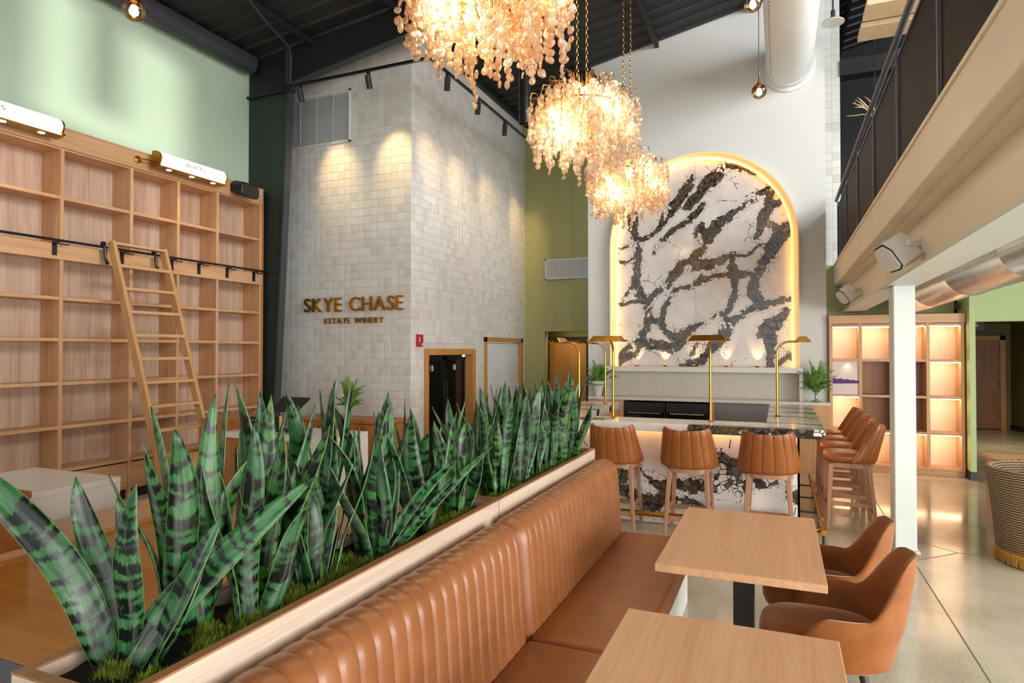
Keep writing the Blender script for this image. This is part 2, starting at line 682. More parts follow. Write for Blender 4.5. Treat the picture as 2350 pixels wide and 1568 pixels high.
# chandelier glass
m = bpy.data.materials.new('champagne_glass')
m.use_nodes = True
nt = m.node_tree
nt.nodes.remove(nt.nodes['Principled BSDF'])
oi = N(nt, 'ShaderNodeObjectInfo')
cc = ramp(nt, [(0.0, hx('#fff1dd')), (0.5, hx('#fffaf3')), (1.0, hx('#ffe4c6'))], oi.outputs['Random'])
tr = N(nt, 'ShaderNodeBsdfTranslucent')
L(nt, cc.outputs[0], tr.inputs[0])
gl = N(nt, 'ShaderNodeBsdfGlossy')
gl.inputs['Roughness'].default_value = 0.08
gl.inputs[0].default_value = hx('#fff6ea')
tp = N(nt, 'ShaderNodeBsdfTransparent')
tp.inputs[0].default_value = hx('#fff4e4')
bp = N(nt, 'ShaderNodeBump')
bp.inputs['Strength'].default_value = 0.9
bp.inputs['Distance'].default_value = 0.01
nz = noise(nt, objco(nt), 90, 2)
L(nt, nz.outputs[0], bp.inputs['Height'])
L(nt, bp.outputs[0], gl.inputs['Normal'])
L(nt, bp.outputs[0], tr.inputs['Normal'])
m1 = N(nt, 'ShaderNodeMixShader')
m1.inputs[0].default_value = 0.50
L(nt, tr.outputs[0], m1.inputs[1])
L(nt, tp.outputs[0], m1.inputs[2])
m2 = N(nt, 'ShaderNodeMixShader')
lwd = N(nt, 'ShaderNodeLayerWeight')
lwd.inputs[0].default_value = 0.5
L(nt, bp.outputs[0], lwd.inputs['Normal'])
L(nt, math_(nt, 'MULTIPLY_ADD', lwd.outputs['Facing'], 0.45, 0.12), m2.inputs[0])
L(nt, m1.outputs[0], m2.inputs[1])
L(nt, gl.outputs[0], m2.inputs[2])
L(nt, m2.outputs[0], nt.nodes['Material Output'].inputs[0])
M['disc'] = m

# smoked amber globe
m = bpy.data.materials.new('smoked_amber_glass')
m.use_nodes = True
nt = m.node_tree
nt.nodes.remove(nt.nodes['Principled BSDF'])
tp = N(nt, 'ShaderNodeBsdfTransparent')
tco = N(nt, 'ShaderNodeTexCoord')
sx = N(nt, 'ShaderNodeSeparateXYZ')
L(nt, tco.outputs['Generated'], sx.inputs[0])
L(nt, ramp(nt, [(0.25, hx('#fdf0dc')), (0.75, hx('#b3824f'))], sx.outputs[2]).outputs[0], tp.inputs[0])
gl = N(nt, 'ShaderNodeBsdfGlossy')
gl.inputs['Roughness'].default_value = 0.03
lw = N(nt, 'ShaderNodeLayerWeight')
lw.inputs[0].default_value = 0.35
mx = N(nt, 'ShaderNodeMixShader')
L(nt, math_(nt, 'MULTIPLY', lw.outputs['Fresnel'], 0.8), mx.inputs[0])
L(nt, tp.outputs[0], mx.inputs[1])
L(nt, gl.outputs[0], mx.inputs[2])
L(nt, mx.outputs[0], nt.nodes['Material Output'].inputs[0])
M['amberglass'] = m

# emitters: lamps only
M['bulb'] = emit('warm_bulb', '#ffd9a0', 60)
M['led'] = emit('warm_led_strip', '#ffb04a', 5.0)
M['ledbar'] = emit('warm_counter_led', '#ffb25c', 7.0)
M['ledshelf'] = emit('warm_shelf_led', '#ffdcb0', 32.0)
M['lamptube'] = emit('opal_lamp_tube', '#ffe9cf', 3.0)
M['puck'] = emit('warm_puck_lens', '#ffdca6', 7)
M['lampglow'] = emit('bar_lamp_lens', '#ffe2b0', 8)
M['uplens'] = emit('uplight_lens', '#ffc26a', 8)

# snake plant leaf
m, nt, b = mat_new('snake_plant_leaf')
uvn = N(nt, 'ShaderNodeUVMap', uv_map='leaf')
sep = N(nt, 'ShaderNodeSeparateXYZ')
L(nt, uvn.outputs[0], sep.inputs[0])
oi = N(nt, 'ShaderNodeObjectInfo')


def leafvec(su, sv, off):
    c = N(nt, 'ShaderNodeCombineXYZ')
    L(nt, math_(nt, 'MULTIPLY', sep.outputs[0], su), c.inputs[0])
    L(nt, math_(nt, 'MULTIPLY', sep.outputs[1], sv), c.inputs[1])
    L(nt, math_(nt, 'MULTIPLY', oi.outputs['Random'], off), c.inputs[2])
    return c.outputs[0]


jag = noise(nt, leafvec(16, 22, 31), 1.0, 4, 0.75)
vj = math_(nt, 'ADD', math_(nt, 'MULTIPLY', sep.outputs[1], 46), math_(nt, 'MULTIPLY', math_(nt, 'SUBTRACT', jag.outputs[0], 0.5), 2.0))
bow = math_(nt, 'MULTIPLY', math_(nt, 'POWER', math_(nt, 'ABSOLUTE', math_(nt, 'SUBTRACT', sep.outputs[0], 0.5)), 1.5), -1.6)
cb = N(nt, 'ShaderNodeCombineXYZ')
L(nt, math_(nt, 'MULTIPLY', sep.outputs[0], 0.8), cb.inputs[0])
L(nt, math_(nt, 'ADD', vj, bow), cb.inputs[1])
L(nt, math_(nt, 'MULTIPLY', oi.outputs['Random'], 53), cb.inputs[2])
band = noise(nt, cb.outputs[0], 1.0, 1, 0.4)
dark = ramp(nt, [(0.44, (0,) * 3 + (1,)), (0.52, (1,) * 3 + (1,))], band.outputs[0])
blot = noise(nt, leafvec(3, 9, 17), 1.0, 4, 0.65)
gr = ramp(nt, [(0.28, hx('#082a0f')), (0.42, hx('#124c19')), (0.55, hx('#28682a')), (0.67, hx('#557058')), (0.8, hx('#8e948d'))], blot.outputs[0])
tint = ramp(nt, [(0.0, hx('#6b8a1e')), (0.14, hx('#3f8a2c')), (0.3, hx('#236637')), (0.8, hx('#4c6654'))], oi.outputs['Random'])
gcol = mix(nt, 0.25, gr.outputs[0], tint.outputs[0])
lc = mix(nt, dark.outputs[0], hx('#0a120d'), gcol)
stk = noise(nt, leafvec(2.6, 3.0, 71), 1.0, 2, 0.5)
fine = noise(nt, leafvec(40, 30, 13), 1.0, 3, 0.7)
sf = math_(nt, 'MULTIPLY', math_(nt, 'MULTIPLY', math_(nt, 'SUBTRACT', stk.outputs[0], 0.50), 7.0, clamp=True), math_(nt, 'MULTIPLY', fine.outputs[0], 1.0), clamp=True)
lc = mix(nt, math_(nt, 'MULTIPLY', sf, 0.42), lc, hx('#aeb1ad'))  # pale window sheen painted into the leaf colour as streaks
ed = math_(nt, 'GREATER_THAN', math_(nt, 'ABSOLUTE', math_(nt, 'SUBTRACT', sep.outputs[0], 0.5)), 0.475)
lc = mix(nt, math_(nt, 'MULTIPLY', ed, 0.45), lc, hx('#7fa055'))
L(nt, lc, b.inputs['Base Color'])
b.inputs['Roughness'].default_value = 0.3
b.inputs['Specular IOR Level'].default_value = 0.4
M['snake'] = m

M['fern'] = plain('fern_green', '#6a9a3c', 0.5, var=0.35, nscale=25)
M['broad'] = plain('broad_leaf_green', '#7fae4a', 0.4, var=0.25, nscale=12)
M['moss'] = plain('moss_green', '#7f8f26', 0.9, var=0.6, nscale=30)

# woven zigzag fabric
m, nt, b = mat_new('zigzag_weave')
tc = N(nt, 'ShaderNodeTexCoord')
sep2 = N(nt, 'ShaderNodeSeparateXYZ')
L(nt, tc.outputs['Object'], sep2.inputs[0])
ang = math_(nt, 'ARCTAN2', sep2.outputs[1], sep2.outputs[0])
zz = math_(nt, 'PINGPONG', math_(nt, 'MULTIPLY', ang, 16.0), 1.0)
nn = noise(nt, tc.outputs['Object'], 14, 2)
ph = math_(nt, 'ADD', math_(nt, 'MULTIPLY', sep2.outputs[2], 95.0), math_(nt, 'ADD', math_(nt, 'MULTIPLY', zz, 0.5), math_(nt, 'MULTIPLY', nn.outputs[0], 1.1)))
st = math_(nt, 'GREATER_THAN', math_(nt, 'PINGPONG', ph, 1.0), 0.52)
L(nt, mix(nt, st, hx('#3c3128'), hx('#a68a68')), b.inputs['Base Color'])
b.inputs['Roughness'].default_value = 0.9
M['zigzag'] = m

# perforated railing infill
m, nt, b = mat_new('perforated_bronze_mesh')
co = objco(nt, (60, 60, 60))
ck = N(nt, 'ShaderNodeTexVoronoi')
ck.inputs['Randomness'].default_value = 0.0
ck.inputs['Scale'].default_value = 1.0
L(nt, co, ck.inputs['Vector'])
hole = math_(nt, 'LESS_THAN', ck.outputs['Distance'], 0.36)
L(nt, mix(nt, hole, hx('#1b1714'), hx('#070606')), b.inputs['Base Color'])
b.inputs['Roughness'].default_value = 0.6
b.inputs['Specular IOR Level'].default_value = 0.15
M['mesh'] = m


# ================================================================== THE SETTING
def roofz(x):
    return 6.832 + (0.20 if x > -3.12 else 0.113) * (x + 3.12)


WL = -7.65          # left wall face
TY = 8.0            # tiled tower front face
TX = -4.96          # tiled tower side face
AY = 10.9           # arch wall face
GY = 12.5           # olive wall face

struct('floor', MB().box(-8.2, 6.3, -3.2, 18.2, -0.12, 0.0), M['floor'])
fl = bpy.data.objects['floor']
# saw-cut joints: one along the column line, a diamond round the column
MB().box(1.04, 1.048, -3.0, 6.36, -0.001, 0.0012).build('floor_joint', M['joint'], fl)
MB().box(1.04, 1.048, 7.20, 10.5, -0.001, 0.0012).build('floor_joint', M['joint'], fl)
for (a, b_) in (((1.03, 6.36), (1.45, 6.78)), ((1.45, 6.78), (1.03, 7.2)), ((1.03, 7.2), (0.61, 6.78)), ((0.61, 6.78), (1.03, 6.36))):
    MB().bar((a[0], a[1], 0), (b_[0], b_[1], 0), 0.008, 0.0024).build('floor_joint', M['joint'], fl)
MB().box(1.45, 6.0, 6.776, 6.784, -0.001, 0.0012).build('floor_joint', M['joint'], fl)

struct('wall_left', MB().box(WL - 0.2, WL, -3.2, 8.4, 0, 6.6), M['sage'])

# back wall behind the camera with its window openings
wb = MB()
wb.box(-8.0, -1.46, -3.2, -3.0, 5.8, 9)
wb.box(-0.82, -0.58, -3.2, -3.0, 5.8, 9)
wb.box(0.30, 6.3, -3.2, -3.0, 5.8, 9)
wb.box(-2.4, -1.46, -3.2, -3.0, 5.0, 5.8)
wb.box(0.30, 1.2, -3.2, -3.0, 5.0, 5.8)
wb.box(-1.46, 0.30, -3.2, -3.0, 5.0, 5.45)
wb.box(-1.46, 0.30, -3.2, -3.0, 7.0, 9)
wb.box(-8.0, 6.3, -3.2, -3.0, 0, 0.4)
for x0, x1 in ((-8.0, -7.3), (-2.7, -2.4), (1.2, 2.1), (5.5, 6.3)):
    wb.box(x0, x1, -3.2, -3.0, 0.4, 5.8)
wb.box(2.1, 5.5, -3.2, -3.0, 2.75, 5.8)
struct('wall_back', wb, M['white'])
# opaque unseen panels added in the big windows to block the sun
struct('window_1', MB().box(-7.3, -2.7, -3.16, -3.12, 0.4, 5.8), M['whiteplastic'])
struct('window_2', MB().box(-2.4, 1.2, -3.16, -3.12, 0.4, 5.0), M['whiteplastic'])
struct('window_3', MB().box(2.1, 5.5, -3.16, -3.12, 0.4, 2.75), M['whiteplastic'])
struct('window_4', MB().box(6.2, 6.24, -1.4, 5.8, 0.4, 2.65), M['whiteplastic'])
struct('window_5', MB().box(6.2, 6.24, 0.9, 9.9, 4.3, 7.6), M['whiteplastic'])
# right wall: shop window below, long gallery window above the balcony
wr = MB()
wr.box(6.0, 6.3, -3.2, 18.2, 0, 0.4)
wr.box(6.0, 6.3, -3.2, 18.2, 2.65, 4.3)
wr.box(6.0, 6.3, -3.2, 18.2, 7.6, 9.2)
wr.box(6.0, 6.3, -3.2, -1.4, 0.4, 2.65)
wr.box(6.0, 6.3, 5.8, 18.2, 0.4, 2.65)
for y0, y1 in ((-3.2, 0.9), (9.9, 18.2)):
    wr.box(6.0, 6.3, y0, y1, 4.3, 7.6)
struct('wall_right', wr, M['white'])

# corrugated black roof deck, one ribbed sheet; ribs run up the slope
rows = []
ys = []
y = -3.2
while y < 14.3:
    ys += [(y, 0.0), (y + 0.20, 0.0), (y + 0.215, 0.035), (y + 0.255, 0.035), (y + 0.27, 0.0)]
    y += 0.30
mb = MB()
xs = [-7.9, -3.12, 6.3]
rows = [[(x, yy, roofz(x) - dz) for (yy, dz) in ys] for x in xs]
mb.grid(rows)
mb.box(-7.9, -7.89, -3.2, 14.3, roofz(-7.9), roofz(-7.9) + 0.1)
top = [[(x, -3.2, roofz(x) + 0.12), (x, 14.3, roofz(x) + 0.12)] for x in xs]
mb.grid(top)
struct('ceiling', mb, M['deck'])
# purlins along the room under the deck
for px in (-6.4, -4.9, -3.4, -1.9, -0.4, 1.1, 2.6, 4.1):
    z = roofz(px) - 0.03
    o = MB().box(px - 0.03, px + 0.03, -3.2, 14.3, z - 0.09, z).build('purlin', M['black'], bpy.data.objects['ceiling'])

# eave strut along the top of the left wall (rounded steel channel)
prof = [(WL + 0.005, 6.14), (WL + 0.05, 6.09), (WL + 0.16, 6.06), (WL + 0.25, 6.10), (WL + 0.28, 6.18), (WL + 0.28, 6.30), (WL + 0.005, 6.30)]
o = MB().prism([(p, q) for p, q in prof], 'y', -3.2, 7.45).build('eave_beam', M['colgrey'], None, smooth=True, angle=50)
tag(o, 'charcoal rounded steel eave beam along the top of the sage wall', 'beam')

# ---- steel portal frame: tapered column and haunched rafter
fr = thing('portal_frame', 'black steel portal frame with tapered column beside the bookcase', 'steel frame', (WL, 7.65, 0))
CY0, CY1 = 7.50, 7.62
mb = MB().prism([(WL + 0.01, 0), (-7.10, 0), (-6.83, 5.72), (WL + 0.01, 5.72)], 'y', 7.555, 7.57)
mb.build('column_web', M['colgreen'], fr)
mb = MB().prism([(-7.12, 0), (-7.09, 0), (-6.80, 5.72), (-6.83, 5.72)], 'y', CY0, CY1)
mb.build('column_flange', M['colgrey'], fr)
mb = MB().prism([(WL + 0.01, 5.72), (-6.78, 5.72), (-6.78, 5.755), (WL + 0.01, 5.755)], 'y', CY0, CY1)
mb.build('cap_plate', M['black'], fr)
mb = MB().prism([(-6.87, 5.755), (-6.83, 5.755), (-6.83, roofz(-6.88) - 0.05), (-6.87, roofz(-6.9) - 0.05)], 'y', CY0, CY1)
mb.build('stiffener', M['colgrey'], fr)
x0, x1, x2 = -6.86, -2.9, 6.0
z0a, z1a, z2a = 5.83, roofz(x1) - 0.36, roofz(x2) - 0.36
mb = MB().prism([(WL + 0.01, 5.755), (x0, 5.755), (x0, z0a), (x1, z1a), (x2, z2a), (x2, roofz(x2) - 0.04), (WL + 0.01, roofz(WL) - 0.04)], 'y', 7.555, 7.57)
mb.build('rafter_web', M['black'], fr)
mb = MB().prism([(x0, z0a - 0.02), (x1, z1a - 0.02), (x2, z2a - 0.02), (x2, z2a), (x1, z1a), (x0, z0a)], 'y', CY0, CY1)
mb.build('rafter_flange', M['colgrey'], fr)
for bx_, bz in ((-7.5, 6.15), (-7.42, 6.08), (-7.5, 5.98), (-7.4, 5.85), (-6.75, 6.2)):
    MB().lathe([(0.018, 0), (0.018, 0.02)], 8, (bx_, 7.536, bz), 'y').build('bolt', M['blackmetal'], fr, smooth=True)
# conduit bending down the rafter
pts = [(-5.6, 4.4, roofz(-5.6) - 0.17), (-6.45, 6.7, roofz(-6.45) - 0.17), (-6.62, 7.3, roofz(-6.6) - 0.17),
       (-6.70, 7.44, 6.15), (-6.72, 7.44, 6.0), (-6.72, 7.44, 5.75)]
tag(MB().tube(pts, 0.016, 8).build('conduit', M['colgrey'], None, smooth=True), 'thin dark conduit bent down beside the rafter knee', 'conduit')
# coil of black cable at the knee
pts = [(-6.70 + 0.07 * math.cos(t * 0.9), 7.44 + 0.02 * math.sin(t * 2.3), 5.72 + 0.06 * math.sin(t * 0.9)) for t in range(24)]
tag(MB().tube(pts, 0.007, 6).build('cable_coil', M['blackmetal'], None, smooth=True), 'coil of black cable tied at the rafter knee', 'cable')

# ---- tiled tower
wt = struct('wall_tower_front', MB().box(WL - 0.2, TX - 0.012, TY + 0.012, TY + 0.2, 0, 6.9), M['grout'])
FR = (8.39, 10.11, 1.83)      # fridge opening with frame
DR = (10.5, 12.34, 2.05)      # double door opening with frame
ws = MB()
SX0, SX1 = TX - 0.2, TX - 0.012
ws.box(SX0, SX1, TY + 0.2, FR[0], 0, 6.9)
ws.box(SX0, SX1, FR[0], FR[1], FR[2], 6.9)
ws.box(SX0, SX1, FR[1], DR[0], 0, 6.9)
ws.box(SX0, SX1, DR[0], DR[1], DR[2], 6.9)
ws.box(SX0, SX1, DR[1], GY + 0.2, 0, 6.9)
wsd = struct('wall_tower_side', ws, M['grout'])
T = 0.12


def tile_geo(seed):
    rr = random.Random(seed)
    h = T / 2 - 0.0009
    k = h - 0.004
    mb = MB()
    vs = [(-h, 0.011, -h), (h, 0.011, -h), (h, 0.011, h), (-h, 0.011, h)]
    vs += [(-h, 0.002, -h), (h, 0.002, -h), (h, 0.002, h), (-h, 0.002, h)]
    vs += [(-k, rr.uniform(-0.002, 0.001), -k), (k, rr.uniform(-0.002, 0.001), -k), (k, rr.uniform(-0.002, 0.001), k), (-k, rr.uniform(-0.002, 0.001), k)]
    vs += [(0, rr.uniform(-0.002, 0.0), 0)]
    fs = []
    for a, b_ in ((0, 4), (4, 8)):
        for i in range(4):
            j = (i + 1) % 4
            fs.append((a + i, a + j, b_ + j, b_ + i))
    for i in range(4):
        fs.append((8 + i, 8 + (i + 1) % 4, 12))
    return vs, fs


tile_sets = [tile_geo(100 + i) for i in range(8)]
tile_me = []
for vs, fs in tile_sets:
    me = MB().add(vs, fs).mesh('tile')
    me.materials.append(M['tile'])
    tile_me.append(me)
front, side = [], []
nx = int((TX - WL) / T) + 1
for i in range(nx):
    for j in range(57):
        cx, cz = TX - T / 2 - i * T, T / 2 + j * T
        if cx < WL or cz > roofz(cx) + 0.1:
            continue
        if -7.45 < cx < -6.02 and 5.0 < cz < 5.78:      # behind the return-air grille
            continue
        front.append((cx, cz))
for i in range(int((GY - TY) / T) + 1):
    for j in range(57):
        cy, cz = TY + T / 2 + i * T, T / 2 + j * T
        if cy > GY + 0.05 or cz > roofz(TX) + 0.1:
            continue
        if FR[0] - 0.06 < cy < FR[1] + 0.06 and cz < FR[2] + 0.03:
            continue
        if DR[0] - 0.06 < cy < DR[1] + 0.06 and cz < DR[2] + 0.03:
            continue
        side.append((cy, cz))


def tkey(p):
    seen = 0 if (1.2 < p[1] < 5.6 and p[0] > -7.2) else 10
    return seen + (Vector((p[0], TY, p[1])) - Vector((0, 0, 1.8))).length


front.sort(key=tkey)
rr = random.Random(5)
for k, (cx, cz) in enumerate(front[:300]):
    o = bpy.data.objects.new('tile', tile_me[k % 8])
    COL.objects.link(o)
    o.parent = wt
    o.location = (cx, TY, cz)
    o.rotation_euler = (rr.uniform(-0.008, 0.008), 0, rr.uniform(-0.008, 0.008))


def tile_stuff(cells, parent, side_face):
    V, F, tone = [], [], []
    for k, (c, cz) in enumerate(cells):
        vs, fs = tile_sets[rr.randrange(8)]
        b_ = len(V)
        a1, a2 = rr.uniform(-0.008, 0.008), rr.uniform(-0.008, 0.008)
        for x, yv, z in vs:
            yv = yv + a1 * x + a2 * z
            if side_face:
                V.append((TX - yv, c + x, cz + z))
            else:
                V.append((c + x, TY + yv, cz + z))
        t = rr.random()
        for f in fs:
            F.append(tuple(i + b_ for i in f))
            tone.append(t)
    me = bpy.data.meshes.new('tile_field')
    me.from_pydata(V, [], F)
    bm = bmesh.new()
    bm.from_mesh(me)
    if not side_face:
        pass
    bmesh.ops.recalc_face_normals(bm, faces=bm.faces)
    bm.to_mesh(me)
    bm.free()
    a = me.attributes.new('tone', 'FLOAT', 'FACE')
    a.data.foreach_set('value', tone)
    o = link('tile_field', me, M['tile'], parent)
    o['kind'] = 'stuff'


tile_stuff(front[300:], wt, False)
tile_stuff(side, wsd, True)

# wine fridge set into the tower side
fg = thing('wine_fridge', 'black glass double-door wine fridge in an oak frame in the tiled tower', 'fridge', (TX - 0.05, 9.25, 0))
y0, y1, zt = FR
MB().box(TX - 0.14, TX + 0.02, y0, y0 + 0.1, 0, zt).build('door_jamb', M['frame_wood'], fg, bevel=0.003)
MB().box(TX - 0.14, TX + 0.02, y1 - 0.1, y1, 0, zt).build('door_jamb', M['frame_wood'], fg, bevel=0.003)
MB().box(TX - 0.14, TX + 0.02, y0 + 0.1, y1 - 0.1, zt - 0.1, zt).build('lintel', M['frame_wood'], fg, bevel=0.003)
MB().box(TX - 0.6, TX - 0.2, y0 + 0.1, y1 - 0.1, 0.0, zt - 0.1).build('cabinet', M['blackmetal'], fg)
ym = (y0 + y1) / 2
for a, b_ in ((y0 + 0.12, ym - 0.02), (ym + 0.02, y1 - 0.12)):
    f_ = MB()
    f_.box(TX - 0.18, TX - 0.13, a, a + 0.05, 0.1, zt - 0.14).box(TX - 0.18, TX - 0.13, b_ - 0.05, b_, 0.1, zt - 0.14)
    f_.box(TX - 0.18, TX - 0.13, a, b_, zt - 0.19, zt - 0.14).box(TX - 0.18, TX - 0.13, a, b_, 0.1, 0.16)
    d_ = f_.build('fridge_door', M['blackmetal'], fg)
    MB().box(TX - 0.165, TX - 0.155, a + 0.05, b_ - 0.05, 0.16, zt - 0.19).build('pane', M['darkglass'], d_)
    cy = (a + b_) / 2
    # round white monogram on the glass
    mm = MB().tube([(TX - 0.152, cy + 0.045 * math.cos(t * PI / 8), 1.52 + 0.045 * math.sin(t * PI / 8)) for t in range(16)], 0.004, 4, closed=True)
    mm.tube([(TX - 0.152, cy + 0.005, 1.49), (TX - 0.152, cy + 0.005, 1.55), (TX - 0.152, cy + 0.03, 1.54), (TX - 0.152, cy + 0.005, 1.52), (TX - 0.152, cy + 0.03, 1.47)], 0.004, 4)
    mm.build('monogram', M['signwhite'], d_)
    MB().tube([(TX - 0.11, a + 0.03 if a > ym else b_ - 0.03, 0.7), (TX - 0.11, a + 0.03 if a > ym else b_ - 0.03, 1.3)], 0.012, 8).build('handle', M['blackmetal'], d_, smooth=True)

# white double door with oak frame
dr = thing('door_1', None, None, (TX, 11.4, 0))
dr['kind'] = 'structure'
y0, y1, zt = DR
mb = MB()
mb.box(TX - 0.15, TX + 0.02, y0, y0 + 0.09, 0, zt).box(TX - 0.15, TX + 0.02, y1 - 0.09, y1, 0, zt).box(TX - 0.15, TX + 0.02, y0, y1, zt - 0.09, zt)
mb.build('door_frame', M['frame_wood'], dr, bevel=0.003)
ym = (y0 + y1) / 2
for a, b_ in ((y0 + 0.095, ym - 0.004), (ym + 0.004, y1 - 0.095)):
    MB().box(TX - 0.09, TX - 0.05, a, b_, 0.02, zt - 0.095).build('door_leaf', M['white'], dr, bevel=0.002)
for hz in (0.4, 1.0, 1.7):
    MB().box(TX - 0.05, TX - 0.03, y1 - 0.11, y1 - 0.08, hz, hz + 0.1).build('hinge', M['stainless'], dr)

# ---- olive wall with the hall opening
wg = MB()
wg.box(TX - 0.2, -4.515, GY, GY + 0.2, 0, 7.4)
wg.box(-4.515, -2.9, GY, GY + 0.2, 2.2, 7.4)
struct('wall_far', wg, M['olive'])
struct('wall_far_return', MB().box(-3.86, -2.9, GY - 0.05, GY - 0.001, 2.2, 7.4), M['olive'])
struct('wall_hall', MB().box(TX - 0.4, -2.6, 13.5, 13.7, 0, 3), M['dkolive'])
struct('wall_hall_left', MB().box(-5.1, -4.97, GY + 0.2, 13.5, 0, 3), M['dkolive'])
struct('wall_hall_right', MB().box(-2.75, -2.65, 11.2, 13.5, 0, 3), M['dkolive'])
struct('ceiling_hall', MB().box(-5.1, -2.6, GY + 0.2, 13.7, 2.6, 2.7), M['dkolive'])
d2 = thing('door_2', None, None, (-4.3, 13.4, 0))
d2['kind'] = 'structure'
mb = MB().box(-4.86, -4.73, 13.36, 13.5, 0, 2.10).box(-3.87, -3.80, 13.36, 13.5, 0, 2.10).box(-4.73, -3.87, 13.36, 13.5, 2.03, 2.10)
mb.build('door_frame', M['blackmetal'], d2)
MB().box(-4.73, -3.87, 13.40, 13.45, 0.02, 2.03).build('door_leaf', M['frame_wood'], d2)
MB().lathe([(0.02, 0), (0.02, -0.06), (0.03, -0.06), (0.03, -0.08)], 10, (-3.96, 13.40, 1.0), 'y').build('door_handle', M['dkbrass'], d2, smooth=True)

# ---- arch wall
struct('wall_feature', MB().box(-3.12, 0.664, AY, AY + 0.3, 0, 7.75), M['white'])
# tile strip and green wall to its right
wtr = MB()
wtr.box(0.664, 0.90, 11.3, 11.5, 3.15, 8.0)
wq = struct('wall_upper_tile', wtr, M['grout'])
for i in range(2):
    for j in range(40):
        o = bpy.data.objects.new('tile', tile_me[(i + 3 * j) % 8])
        COL.objects.link(o)
        o.parent = wq
        o.location = (0.664 + T / 2 + i * T, 11.29, 3.15 + T / 2 + j * T)
struct('wall_right_green', MB().box(0.664, 2.5, 11.3, 11.5, 0, 3.15), M['olive'])
struct('wall_corridor_head', MB().box(2.5, 6.0, 10.8, 11.0, 2.21, 2.81), M['leafgreen'])
struct('trim_1', MB().box(2.43, 2.5, 10.62, 11.3, 0.12, 2.81), M['leafgreen'], bevel=0.002)
struct('baseboard_right', MB().box(2.425, 2.505, 10.61, 11.3, 0.0, 0.12), M['blackmetal'])
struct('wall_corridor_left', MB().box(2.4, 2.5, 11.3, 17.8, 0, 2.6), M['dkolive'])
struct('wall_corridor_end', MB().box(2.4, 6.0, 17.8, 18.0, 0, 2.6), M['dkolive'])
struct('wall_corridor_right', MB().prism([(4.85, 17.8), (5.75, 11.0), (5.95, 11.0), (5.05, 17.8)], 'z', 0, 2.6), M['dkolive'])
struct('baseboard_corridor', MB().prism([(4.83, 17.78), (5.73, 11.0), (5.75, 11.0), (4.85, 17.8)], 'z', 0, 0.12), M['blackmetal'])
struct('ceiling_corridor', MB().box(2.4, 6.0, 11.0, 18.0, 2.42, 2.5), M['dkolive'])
d3 = thing('door_3', None, None, (4.2, 17.7, 0))
d3['kind'] = 'structure'
mb = MB().box(3.62, 3.72, 17.66, 17.8, 0, 2.14).box(4.62, 4.72, 17.66, 17.8, 0, 2.14).box(3.62, 4.72, 17.66, 17.8, 2.04, 2.14)
mb.build('door_frame', M['frame_wood'], d3)
MB().box(3.72, 4.62, 17.7, 17.76, 0.02, 2.04).build('door_leaf', M['door_wood'], d3)
for hz in (0.25, 1.0, 1.8):
    MB().box(4.6, 4.64, 17.68, 17.7, hz, hz + 0.11).build('hinge', M['blackmetal'], d3)
MB().box(3.78, 3.9, 17.69, 17.7, 1.28, 1.5).build('notice', M['black'], d3)

# ---- balcony: slab edge, soffit, steel beam, column
BX = 0.80
struct('balcony_slab', MB().box(BX, 6.0, -3.0, 11.3, 2.82, 3.13), M['cream'], bevel=0.006)
struct('trim_2', MB().box(BX - 0.012, BX + 0.05, -3.0, 11.3, 3.13, 3.155), M['cream'])
bmv = thing('steel_beam', 'cream steel I-beam under the balcony carried by the white post', 'beam', (1.03, 6.7, 2.39))
MB().box(0.90, 1.16, -3.0, 11.2, 2.39, 2.412).build('bottom_flange', M['palewhite'], bmv)
MB().box(1.0, 1.02, -3.0, 11.2, 2.412, 2.80).build('web', M['cream'], bmv)
MB().box(0.90, 1.16, -3.0, 11.2, 2.80, 2.82).build('top_flange', M['cream'], bmv)
MB().box(0.93, 1.0, 6.69, 6.705, 2.412, 2.80).build('stiffener', M['cream'], bmv)
MB().box(0.93, 1.0, 6.85, 6.865, 2.412, 2.80).build('stiffener', M['cream'], bmv)
MB().box(0.86, 0.98, 6.63, 6.64, 2.70, 2.82).build('bracket_plate', M['palewhite'], bmv)
cl = thing('steel_post', 'slim white square post standing on the floor beside the bar stools', 'post', (1.03, 6.77, 0))
MB().box(0.946, 1.118, 6.64, 6.89, 0.012, 2.39).build('shaft', M['palewhite'], cl, bevel=0.008)
MB().box(0.93, 1.14, 6.62, 6.91, 0.0, 0.012).build('base_plate', M['palewhite'], cl)

# dark upper gallery beyond the balcony
# unseen downlights added to brighten the hall and corridor
for nm, x, y, z, pw, lb in (('ceiling_downlight', -4.1, 13.0, 2.6, 34, 'round ceiling downlight in the hall behind the olive wall'),
                            ('ceiling_downlight', 3.9, 14.3, 2.42, 150, 'round ceiling downlight in the corridor on the right')):
    t = thing(nm, lb, 'lamp', (x, y, z), 0, 'ceiling downlights')
    MB().lathe([(0.09, -0.012), (0.09, 0.0)], 20).build('trim_ring', M['whiteplastic'], t, world=False)
    MB().lathe([(0.07, -0.014), (0.07, -0.012)], 20).build('lens', M['lampglow'], t, world=False)
    spot('hall_light', (x, y, z - 0.03), (x, y, 0), pw, (1.0, 0.8, 0.5), 150, 1.0, 0.06)
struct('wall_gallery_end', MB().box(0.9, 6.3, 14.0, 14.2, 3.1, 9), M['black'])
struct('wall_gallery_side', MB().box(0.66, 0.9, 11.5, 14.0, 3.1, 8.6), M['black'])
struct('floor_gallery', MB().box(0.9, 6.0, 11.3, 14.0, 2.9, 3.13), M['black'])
struct('trim_3', MB().box(0.9, 6.0, 11.25, 11.5, 6.15, 6.4), M['black'])


